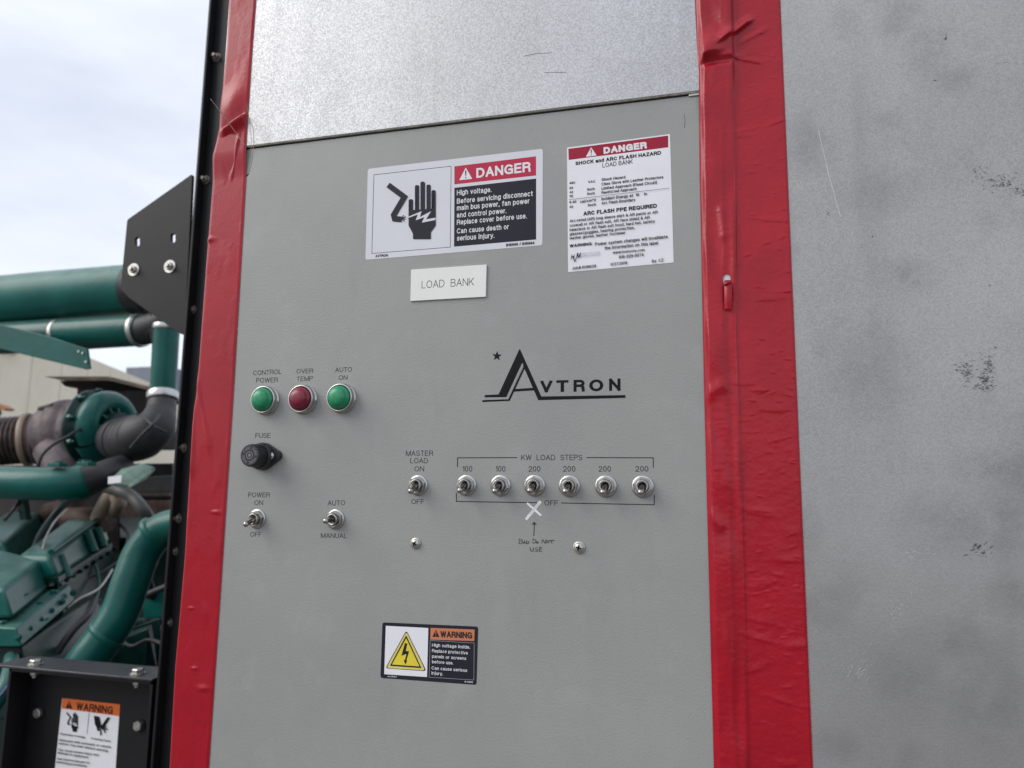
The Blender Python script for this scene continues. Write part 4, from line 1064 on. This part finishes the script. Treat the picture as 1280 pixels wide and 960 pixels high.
# ------------------------------------------------------------------ diesel engine with its pipes
eng = thing('diesel_engine', 'green painted diesel engine with turbocharger, rocker covers and fat coolant pipes, left of the post', 'engine', (P(100, 650, 1.6).x, 1.6, 0.0))
def Q(px, py, y): return P(px, py, y)
def rad(px, py, y, r): return mpp(px, py, y)*r
def pipe(name, pts, rpx, mat, n=28, parent=eng, sub=6):
    V = [Q(*p) for p in pts]; rr_ = rpx if isinstance(rpx, (list, tuple)) else [rpx]*len(pts)
    R_ = [rad(p[0], p[1], p[2], r) for p, r in zip(pts, rr_)]
    mb = MB(); mb.tube(V, R_, n, sub=sub); return mb.build(name, mat, parent)
def ring(name, a, b_, rpx, mat, parent=eng, n=28):
    A = Q(*a); B = Q(*b_); r = rad(a[0], a[1], a[2], rpx); Ln = (B-A).length
    mb = MB(); mb.lathe(A, B-A, [(0, r*.97), (Ln*.1, r), (Ln*.9, r), (Ln, r*.97)], n); return mb.build(name, mat, parent)
YE = 1.45
# big air duct
zc = lambda x: 374.5-0.0895*(x-0)
duct = pipe('air_duct', [(-420, zc(-420)+12, YE), (-100, zc(-100)+2, YE), (178, zc(156), YE)], 31, M['green_duct'], 40, sub=2)
pipe('rubber_coupling', [(170, 362.5, YE), (188, 362, YE), (204, 372, YE+.02)], [32, 31, 24], M['rubber'], 32)
# charge pipe under it, rubber elbow, riser
pipe('charge_pipe', [(-300, 440, YE-.02), (-80, 427.5, YE-.02), (178, 412.5, YE-.02)], 20, M['green'], 32, sub=2)
ring('hose_clamp', (75, 419, YE-.02), (79.5, 418.3, YE-.02), 20.8, M['steel'])
ring('hose_clamp', (171, 413.8, YE-.02), (176.5, 412.8, YE-.02), 21, M['steel'])
pipe('rubber_elbow', [(174, 413.7, YE-.02), (190, 410, YE-.02), (203, 404, YE-.02), (208, 395, YE-.02)], [18.6, 18.8, 18, 15], M['rubber'], 28)
pipe('rubber_elbow', [(186, 412, YE-.02), (200, 414, YE-.02), (205, 425, YE-.02)], [17.5, 16.5, 14], M['rubber'], 28)
pipe('riser_pipe', [(208.5, 408, YE-.04), (206, 450, YE-.04), (203.5, 494, YE-.04)], 15.5, M['green'], 30, sub=2)
ring('hose_clamp', (208.6, 406, YE-.04), (208, 413, YE-.04), 16.6, M['chrome'])
ring('hose_clamp', (203.6, 491, YE-.04), (203.1, 500, YE-.045), 18.6, M['chrome'])
pipe('inlet_elbow', [(203, 497, YE-.04), (201, 515, YE-.06), (194, 533, YE-.09), (178, 545, YE-.10), (160, 550, YE-.07), (146, 549, YE-.02)], [16, 18, 24, 29, 28, 25], M['rubber'], 36)
for k in range(4):
    a_ = (176-k*7, 545.5+k*1.3, YE-.10+.012*k)
    ring('elbow_rib', a_, (a_[0]-2.2, a_[1]+.4, a_[2]+.004), 29.2-k*.5, M['rubber'])
pipe('elbow_rib', [(163, 560, YE-.20), (178, 543, YE-.205), (192, 529, YE-.19), (200, 518, YE-.14)], 1.8, M['rubber'], 8)
pipe('elbow_rib', [(178, 520, YE-.16), (192, 532, YE-.19), (207, 540, YE-.17)], 1.8, M['rubber'], 8)
# green gusset bracket hanging under the charge pipe
mb = MB(); A = [Q(x, y, YE-.10) for x, y in ((-60, 400), (-5, 404), (60, 420), (109, 436), (112.5, 461), (106, 461.5), (0, 436), (-60, 424))]
mb.loft(A, [a+Vector((0, .008, 0)) for a in A]); br = mb.build('pipe_bracket', M['green'], eng, bevel=0.002)
for q in ((99, 439.5), (104, 441.5), (108, 452.5)):  # bright studs added in place of small see-through holes
    mb = MB(); c = Q(q[0], q[1], YE-.101); mb.lathe(c, (0, -1, 0), [(0, .004), (.004, .0035)], 8); mb.build('bright_hole', M['chrome'], br)
# turbocharger
T0 = Q(134, 535, YE+.02); tax = Vector((0.96, 0.02, 0.02)).normalized()
u1 = tax.cross(Vector((0, 0, 1))).normalized(); u2 = u1.cross(tax)
def scroll(name, c, Rm, r0, r1, mat, start=0.0, n=44, m_=18, squash=1.0, parent=eng):
    mb = MB(); vs = []
    for i in range(n+1):
        a = start+2*math.pi*i/n; r = r0+(r1-r0)*i/n
        for k in range(m_):
            b_ = 2*math.pi*k/m_
            rad_ = Rm+r*math.cos(b_)*0.9+(r-r0)*0.8
            vs.append(c+(u1*math.cos(a)+u2*math.sin(a))*rad_+tax*(r*math.sin(b_)*squash))
    fs = [(i*m_+k, i*m_+(k+1) % m_, (i+1)*m_+(k+1) % m_, (i+1)*m_+k) for i in range(n) for k in range(m_)]
    mb.add(vs, fs, True); return mb.build(name, mat, parent)
pm = mpp(138, 535, YE)
turbo = scroll('turbocharger', T0, 33*pm, 14*pm, 16.5*pm, M['green'], -0.6)
mb = MB(); mb.lathe(T0, tax, [(-26*pm, 38*pm), (-24*pm, 47*pm), (-21*pm, 49*pm), (-16*pm, 49*pm), (-14*pm, 43*pm), (-4*pm, 44*pm)], 40); mb.lathe(T0, tax, [(-4*pm, 33*pm), (4*pm, 24*pm), (5*pm, 14*pm)], 36, True, 0, False)
mb.build('compressor_flange', M['green_dark'], turbo)
mb = MB()
for k in range(11):
    a = 2*math.pi*k/11; dr = u1*math.cos(a)+u2*math.sin(a)
    mb.tube([T0+dr*15*pm+tax*15*pm, T0+dr*27*pm+tax*10*pm], 1.7*pm, 8)
mb.build('vane_ribs', M['green'], turbo)['kind'] = 'stuff'
mb = MB(); mb.lathe(T0, tax, [(-2*pm, 21*pm), (14*pm, 20*pm), (22*pm, 19*pm)], 32); mb.build('inlet_mouth', M['green_dark'], turbo)
for k in range(10):
    a = 2*math.pi*k/10+.2; c = T0+(u1*math.cos(a)+u2*math.sin(a))*48*pm-tax*15*pm
    mb = MB(); mb.lathe(c, tax, [(0, 3.2*pm), (5*pm, 3.2*pm)], 6, False); mb.lathe(c, tax, [(5*pm, 1.6*pm), (8*pm, 1.6*pm)], 8, False); mb.build('housing_bolt', M['green'], turbo)
T1 = Q(84, 540, YE+.07)
hax = Vector((0.93, 0.36, 0)).normalized()
mb = MB(); mb.lathe(T1, hax, [(-34*pm, 28*pm), (-30*pm, 33*pm), (-22*pm, 34*pm), (-17*pm, 39*pm), (-8*pm, 42*pm), (0, 43*pm), (3*pm, 41*pm), (6*pm, 43*pm), (15*pm, 44*pm), (24*pm, 42*pm), (34*pm, 36*pm), (46*pm, 26*pm)], 44)
mb.tube([Q(62, 560, YE), Q(84, 592, YE), Q(100, 620, YE+.05)], [20*pm, 24*pm, 22*pm], 20)
mb.build('turbine_housing', M['iron'], turbo)
# exhaust bellows
mb = MB(); prof = []; b0 = Q(-60, 556, YE-.02); b1 = Q(31, 549.5, YE+.08); Lb = (b1-b0).length
nr = 15
for k in range(nr*8+1):
    prof.append((Lb*k/(nr*8), (30.5+1.9*math.sin(2*math.pi*k/8))*pm))
mb.lathe(b0, b1-b0, prof, 40); mb.build('exhaust_bellows', M['bellows'], eng)
ring('band_clamp', (31, 549.5, YE+.08), (39, 549, YE+.09), 33, M['tan']); ring('exhaust_collar', (39, 549, YE+.09), (52, 548, YE+.10), 30, M['rust']); ring('band_clamp', (45, 548.5, YE+.095), (49, 548.3, YE+.10), 32.5, M['iron'])
pipe('exhaust_pipe', [(-300, 575, YE-.3), (-60, 556, YE-.02)], 33, M['rust'], 28)
ring('clamp_lug', (50, 512, YE), (66, 508, YE), 4, M['dark_iron'])
# exhaust outlet flange, rusty plate on a dark casting
yq = YE+.30
mb = MB(); A = [Q(x, y, yq-.12) for x, y in ((55, 470.5), (136, 471), (136, 475.5), (75, 476))]; B_ = [Q(x, y, yq+.12) for x, y in ((70, 477), (189, 484), (189, 489), (80, 483))]
mb.loft([Q(*p) for p in ((55, 470.5, yq-.1), (136, 470.5, yq-.1), (192, 484.5, yq-.02), (192, 489, yq-.02), (137, 475.5, yq-.1), (75, 475, yq-.1))],
        [Q(*p)+Vector((0, .2, 0)) for p in ((60, 471.5, yq-.1), (136, 470.5, yq-.1), (192, 484.5, yq-.02), (192, 489, yq-.02), (137, 475.5, yq-.1), (75, 475, yq-.1))])
mb.build('outlet_flange', M['tan'], eng)
mb = MB(); 
mb.loft([Q(*p) for p in ((74, 476, yq-.08), (137, 476.5, yq-.08), (190, 490, yq-.02), (190, 500, yq), (130, 497, yq), (98, 486, yq), (80, 483, yq-.05))],
        [Q(*p)+Vector((0, .16, 0)) for p in ((74, 476, yq-.08), (137, 476.5, yq-.08), (190, 490, yq-.02), (190, 500, yq), (130, 497, yq), (98, 486, yq), (80, 483, yq-.05))])
mb.loft([Q(*p) for p in ((96, 480, yq-.03), (186, 488, yq-.03), (186, 560, yq), (96, 560, yq))], [Q(*p)+Vector((0, .15, 0)) for p in ((96, 480, yq-.03), (186, 488, yq-.03), (186, 560, yq), (96, 560, yq))])
mb.build('outlet_casting', M['dark_iron'], eng, bevel=.004)
pipe('oil_line', [(46, 590, YE-.2), (52, 570, YE-.2), (66, 556, YE-.18), (84, 546, YE-.15), (100, 536, YE-.1)], 2.0, M['rubber'], 8)
# green cross-over pipe in front of the turbo
pipe('coolant_pipe', [(-200, 604, YE-.3), (-60, 602, YE-.3), (20, 604, YE-.3), (70, 605, YE-.28), (100, 603, YE-.25), (118, 598, YE-.22)], [20, 20, 20, 20.5, 20.5, 19], M['green'], 32)
for k in range(2): ring('pipe_bead', (96+k*5, 603.3-k*.8, YE-.252+.012*k), (98+k*5, 603-k*.8, YE-.247+.012*k), 21.6, M['green'])
pipe('rubber_sleeve', [(104, 602, YE-.25), (122, 596, YE-.22), (140, 588, YE-.18), (156, 580, YE-.12)], [19, 18, 16, 12], M['rubber'], 24)
for q in ((72, 579), (108, 578)):
    mb = MB(); c = Q(q[0], q[1]+2, YE-.3); mb.box(c, (16*pm, .03, 4*pm)); mb.lathe(c, (0, 0, 1), [(0, 5*pm), (4*pm, 5*pm)], 6, False); mb.build('pipe_boss', M['green'], eng, bevel=.001)
mb = MB(); A = [Q(*p) for p in ((134, 603, YE-.32), (152, 586, YE-.22), (178, 579, YE-.15), (192, 583, YE-.12), (180, 596, YE-.15), (160, 606, YE-.25))]
mb.loft(A, [a+Vector((0, .01, -.008)) for a in A]); mb.build('heat_shield', M['green_pale'], eng, bevel=.001)
mb = MB(); A = [Q(*p) for p in ((135, 596, YE-.35), (152, 594, YE-.35), (151, 603, YE-.35), (135, 605, YE-.35))]; mb.loft(A, [a+Vector((0, .004, 0)) for a in A]); mb.build('data_tag', M['vinyl_white'], eng)
# hoses and brown castings in the gap
pipe('grey_hose', [(128, 607, YE+.05), (150, 613, YE), (166, 622, YE), (180, 638, YE), (188, 652, YE+.05)], 7.5, M['grey_hose'], 16)
pipe('tan_elbow', [(122, 650, YE+.1), (134, 625, YE+.05), (143, 618, YE+.05), (149, 628, YE+.05), (142, 640, YE+.1)], [10, 9, 9, 9, 8], M['tan'], 16)
mb = MB(); mb.lathe(Q(85, 650, YE+.1), (1, .1, 0), [(0, 16*pm), (40*pm, 17*pm), (60*pm, 14*pm)], 20); mb.lathe(Q(60, 640, YE+.15), (1, 0, .2), [(0, 12*pm), (50*pm, 12*pm)], 20); mb.build('manifold', M['rust'], eng)
pipe('fuel_line', [(40, 696, YE-.25), (48, 672, YE-.2), (62, 650, YE-.15), (80, 630, YE-.1), (95, 622, YE)], 3.4, M['green_dark'], 12)
pipe('fuel_line', [(52, 694, YE-.3), (58, 670, YE-.25), (70, 650, YE-.2), (84, 636, YE-.15)], 1.1, M['steel'], 8)
mb = MB(); mb.loft([Q(*p) for p in ((20, 620, YE-.1), (28, 620, YE-.1), (33, 650, YE-.1), (25, 650, YE-.1))], [Q(*p)+Vector((0, .02, 0)) for p in ((20, 620, YE-.1), (28, 620, YE-.1), (33, 650, YE-.1), (25, 650, YE-.1))]); mb.build('stay', M['green_dark'], eng)
# rocker covers
def cover(name, near, far, yn, yf, mat, bev):
    mb = MB(); mb.loft([Q(x, y, yn) for x, y in near], [Q(x, y, yf) for x, y in far]); return mb.build(name, mat, eng, bevel=bev, seg=3)
rc0 = cover('rocker_cover', [(-50, 672), (4, 676), (16, 712), (-44, 712)], [(10, 639), (48, 640), (56, 668), (10, 668)], 1.25, 1.75, M['green'], .014)
rc1 = cover('rocker_cover', [(20.6, 693.7), (62, 694), (73, 724), (20, 735)], [(94, 640.5), (127, 641), (139, 679), (94, 690)], 1.1, 1.62, M['green'], .018)
rc2 = cover('rocker_cover', [(-42, 728), (4, 736), (16, 774), (-30, 774)], [(-2, 686), (51, 699), (63, 735), (10, 737)], .85, 1.12, M['green'], .010)
for (a, b_) in (((76, 694, 1.17), (86, 722, 1.17)), ((122, 660, 1.5), (130, 684, 1.5)), ((109, 664, 1.4), (118, 690, 1.4))):
    mb = MB(); mb.tube([Q(*a), Q(*b_)], [4.5*mpp(*a), 5*mpp(*b_)], 12); mb.build('cover_lug', M['green'], rc1, bevel=0)
cover('cover_gasket', [(18, 722), (73, 722), (74, 728), (18, 730)], [(92, 678), (140, 679), (141, 683), (92, 684)], 1.095, 1.625, M['green_dark'], 0)
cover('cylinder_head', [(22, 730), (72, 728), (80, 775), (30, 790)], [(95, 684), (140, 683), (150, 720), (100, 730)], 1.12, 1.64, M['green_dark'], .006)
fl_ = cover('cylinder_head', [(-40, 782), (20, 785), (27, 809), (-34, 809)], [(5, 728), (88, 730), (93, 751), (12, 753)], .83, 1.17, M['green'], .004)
for (x, y, yy) in ((3, 779, .85), (31, 768.5, .93), (50, 755, 1.0), (67, 740.5, 1.08), (64, 728.5, 1.12)):
    c = Q(x, y+3, yy); mb = MB(); r = 4.2*mpp(x, y, yy); mb.lathe(c, (0, 0, 1), [(0, r*1.25), (r*.3, r*1.25)], 16); hexhead(mb, c+Vector((0, 0, r*.3)), (0, 0, 1), r, r*1.1); mb.build('head_bolt', M['green'] if y != 728.5 else M['steel'], fl_)
for (x, y, yy) in ((58, 774, .86),(33, 743, .9)):
    c = Q(x, y, yy); mb = MB(); mb.box(c, (.010, .006, .003), Matrix.Rotation(-.6, 3, 'Y')); mb.build('cast_mark', M['green'], fl_)
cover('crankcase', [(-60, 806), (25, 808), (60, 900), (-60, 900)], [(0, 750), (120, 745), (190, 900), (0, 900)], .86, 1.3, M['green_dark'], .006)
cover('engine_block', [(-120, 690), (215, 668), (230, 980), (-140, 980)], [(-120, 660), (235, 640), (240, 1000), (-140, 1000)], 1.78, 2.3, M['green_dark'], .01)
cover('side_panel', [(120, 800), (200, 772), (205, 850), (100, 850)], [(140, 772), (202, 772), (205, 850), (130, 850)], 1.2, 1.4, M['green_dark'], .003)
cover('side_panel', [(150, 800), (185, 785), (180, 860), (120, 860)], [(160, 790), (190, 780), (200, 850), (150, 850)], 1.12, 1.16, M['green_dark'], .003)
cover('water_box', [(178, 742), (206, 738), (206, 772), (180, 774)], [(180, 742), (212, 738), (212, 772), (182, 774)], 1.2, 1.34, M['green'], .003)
pipe('drain_pipe', [(150, 782, 1.3), (178, 779, 1.26), (210, 778, 1.24)], 4, M['green_dark'], 14)
pipe('small_pipe', [(80, 776, 1.3), (104, 770, 1.3), (128, 766, 1.35)], 4, M['green_dark'], 14)
mb = MB(); mb.box(Q(100, 757, 1.4), (.035, .05, .02)); mb.box(Q(115, 755, 1.45), (.03, .05, .03)); mb.build('hose_bracket', M['grey_hose'], eng, bevel=.002)
mb = MB(); xe = Q(236, 650, 1.15).x
mb.span((xe, 1.15, 0.35), (xe+1.1, 2.5, 1.52)); mb.span((xe+.05, 1.2, 1.52), (xe+1.0, 2.4, 1.72)); mb.build('unseen_engine_bank', M['green_dark'], eng, bevel=.02)  # unseen mass added to keep bright sky out of the engine's reflections
cover('air_housing', [(-60, 583), (216, 579), (216, 608), (-60, 612)], [(-60, 583), (226, 579), (226, 608), (-60, 612)], YE+.32, YE+.5, M['dark_iron'], .006)
cover('valley_cover', [(-60, 612), (150, 612), (150, 690), (-60, 690)], [(-60, 612), (150, 612), (150, 690), (-60, 690)], YE+.30, YE+.45, M['dark_iron'], .006)
for k in range(9):
    f = k/8; x = 72+(140-72)*f; y = 725+(680-725)*f; yy = 1.09+.52*f
    mb = MB(); c = Q(x+2, y+6, yy); r = 2.6*mpp(x, y, yy); hexhead(mb, c, (1, -.3, 0), r, r*1.3); mb.build('cover_bolt', M['green_dark'], rc1)
for k in range(6):
    f = k/5; x = 20+(88-20)*f; y = 797+(741-797)*f; yy = .83+.32*f
    mb = MB(); c = Q(x+3, y, yy); r = 3*mpp(x, y, yy); mb.lathe(c, (1, -.3, 0), [(0, r*1.3), (r*.4, r*1.3)], 12); hexhead(mb, c, (1, -.3, 0), r, r*1.4); mb.build('head_bolt', M['green'], fl_)
mb = MB(); mb.tube([Q(64, 690, 1.08), Q(126, 645, 1.58)], 3.0*pm, 10); mb.build('cover_rib', M['green'], rc1)
for pts, r, mt in (([(96, 735, 1.3), (110, 722, 1.35), (126, 716, 1.4), (150, 700, 1.5)], 2.2, 'rubber'), ([(84, 760, 1.15), (100, 748, 1.2), (124, 735, 1.3), (140, 712, 1.4)], 1.5, 'steel'),
                   ([(104, 690, 1.45), (118, 704, 1.42), (124, 730, 1.35), (118, 756, 1.25)], 1.8, 'green'), ([(150, 655, 1.6), (160, 668, 1.5), (158, 690, 1.45)], 2.4, 'rubber'),
                   ([(6, 650, 1.3), (20, 632, 1.35), (30, 612, 1.3)], 2.0, 'rubber'), ([(150, 800, 1.1), (165, 808, 1.08), (185, 800, 1.1), (205, 806, 1.1)], 2.6, 'rubber')):
    pipe('cable', pts, r, M[mt], 10)
for k in range(5):
    x = 100+k*11; mb = MB(); c = Q(x, 738-k*4, 1.55+.04*k); mb.box(c, (.016, .03, .022)); mb.lathe(c+Vector((0, -.015, .012)), (0, 0, 1), [(0, .006), (.012, .006)], 8); mb.build('injector_block', M['green_dark'], eng, bevel=.002)
ring('hose_clamp', (196, 664, 1.0), (190, 669, .997), 23, M['green']); ring('hose_clamp', (136, 791, .936), (131, 797, .932), 25, M['green'])
# the fat coolant pipe running down across the front
pipe('lower_coolant_pipe', [(262, 652, 1.0), (225, 655, 1.0), (200, 664, 1.0), (178, 690, .99), (164, 726, .97), (150, 765, .95), (130, 798, .93), (106, 830, .91), (70, 880, .9)], [19, 20, 21, 22, 22.5, 23, 23.5, 24, 25], M['green'], 40)
pipe('cable_hose', [(56, 845, .98), (72, 815, 1.0), (92, 787, 1.03), (110, 768, 1.1), (118, 750, 1.2)], 4.5, M['rubber'], 12)
pipe('cable_hose', [(160, 765, 1.1), (172, 750, 1.1), (190, 741, 1.1), (212, 732, 1.1)], 4.2, M['rubber'], 12)
pipe('bypass_tube', [(192, 702, 1.12), (184, 722, 1.15), (190, 745, 1.2)], 6, M['rubber'], 14)
pipe('oil_pipe', [(-20, 900, .75), (2, 868, .76), (12, 840, .8), (15, 822, .85)], 9, M['green'], 16)
pipe('purple_cable', [(-15, 885, .70), (2, 868, .70), (9, 858, .72)], 2.0, plain('purple_cable', (.06, .05, .14), .4), 8)
cover('dark_tray', [(70, 600), (210, 596), (215, 668), (60, 690)], [(70, 600), (230, 596), (235, 668), (60, 690)], 2.25, 2.4, M['rust'], .003)
cover('radiator_shroud', [(150, 598), (216, 594), (216, 616), (170, 616)], [(150, 598), (226, 594), (226, 616), (170, 616)], 1.7, 1.9, M['grey_hose'], .003)
pipe('support_rail', [(130, 622, 1.65), (216, 622, 1.65)], 3, M['dark_iron'], 8)
mb = MB(); mb.span((Q(-100, 900, 1.5).x, .95, 0.02), (Q(190, 900, 1.5).x, 2.2, 0.55)); mb.build('base_frame', M['black_paint'], eng, bevel=.01)

# ------------------------------------------------------------------ buildings beyond
bd = thing('beige_building', 'long beige rendered building with dark red fascia, behind the engine', 'building', (-9, 13, 0))
# front wall runs from near left to far right, its top edge falling in the picture
tA, tB = Q(-40, 436, 11.5), Q(205, 489, 20.0)
zt2 = (tA.z+tB.z)/2
def ontop(px, py, z):
    dr = ray(px, py); return CAM+dr*((z-CAM.z)/dr.z)
ZW = EYE+2.9
wa = ontop(112, 447, ZW); wb = ontop(187, 478, ZW)
dirw = (wb-wa); dirw.z = 0; dirw.normalize()
wl = ontop(-70, 372.5, ZW); wr = wb+dirw*6; nrm = Vector((-dirw.y, dirw.x, 0))
if nrm.dot(wl-CAM) < 0: nrm = -nrm
mb = MB()
base = [wl, wr, wr+nrm*8, wl+nrm*8]
mb.loft([Vector((p.x, p.y, 0.0)) for p in base], [Vector((p.x, p.y, ZW)) for p in base]); wallo = mb.build('wall', M['wall'], bd)
Lw = (wr-wl).length
for k in range(int(Lw/1.22)):
    p = wl+dirw*(k*1.22+.4)-nrm*.004; mb = MB(); mb.box((p.x, p.y, ZW/2), (.02, .02, ZW-.05), Matrix.Rotation(math.atan2(dirw.y, dirw.x), 3, 'Z')); mb.build('joint_strip', M['joint'], wallo)
# dark red strip fixed along the wall at the left
def onwall(px, py):
    r_ = ray(px, py); t_ = (wl-CAM).dot(nrm)/r_.dot(nrm); return CAM+r_*t_
c0, c1 = onwall(-60, 422), onwall(19, 440)
o1 = -nrm*.08
mb = MB(); lo = [c0, Vector((c1.x, c1.y, c0.z))]
lo = [onwall(-60, 424), onwall(19, 442)]; hi = [onwall(-60, 412), onwall(19, 434)]
mb.loft([lo[0], lo[1], hi[1], hi[0]], [q+o1 for q in (lo[0], lo[1], hi[1], hi[0])]); mb.build('red_trim', M['roof_red'], bd)
fb = thing('far_building', 'distant slate blue building edge showing beside the green riser pipe', 'building', (Q(172, 462, 42).x, 44, 0))
a = Q(158, 459.5, 42); b_ = Q(184, 459.5, 42); mb = MB(); mb.span((a.x, 42, 0), (b_.x+1.5, 50, a.z)); mb.build('cladding', M['far_blue'], fb)
ru = thing('rusty_machine', 'small rusty machine part at the left edge in front of the beige wall', 'machine part', (Q(0, 515, 3.2).x, 3.2, 0))
mb = MB(); c = Q(-4, 516, 3.2); mb.lathe(c, (.9, -.4, 0), [(-.10, .025), (0, .028), (.01, .022), (.03, .016)], 20); mb.build('shaft_end', M['dark_iron'], ru)
mb = MB(); A = [Q(*p, 3.2) for p in ((-20, 500), (0, 506), (9, 511), (4, 513), (-20, 508))]; mb.loft(A, [q+Vector((0, .06, 0)) for q in A]); mb.build('cover_plate', plain('orange_rust', (.30, .13, .06), .7), ru)
mb = MB(); mb.span((c.x-.25, 3.15, 0.0), (c.x-.13, 3.3, c.z)); mb.build('support_leg', M['dark_iron'], ru)

# ground
mb = MB(); mb.add([(-600, -600, 0), (600, -600, 0), (600, 1500, 0), (-600, 1500, 0)], [(0, 1, 2, 3)])
gr_ = mb.build('ground', M['ground']); gr_['kind'] = 'structure'
for o in bpy.data.objects:
    if '_w' in o: del o['_w']
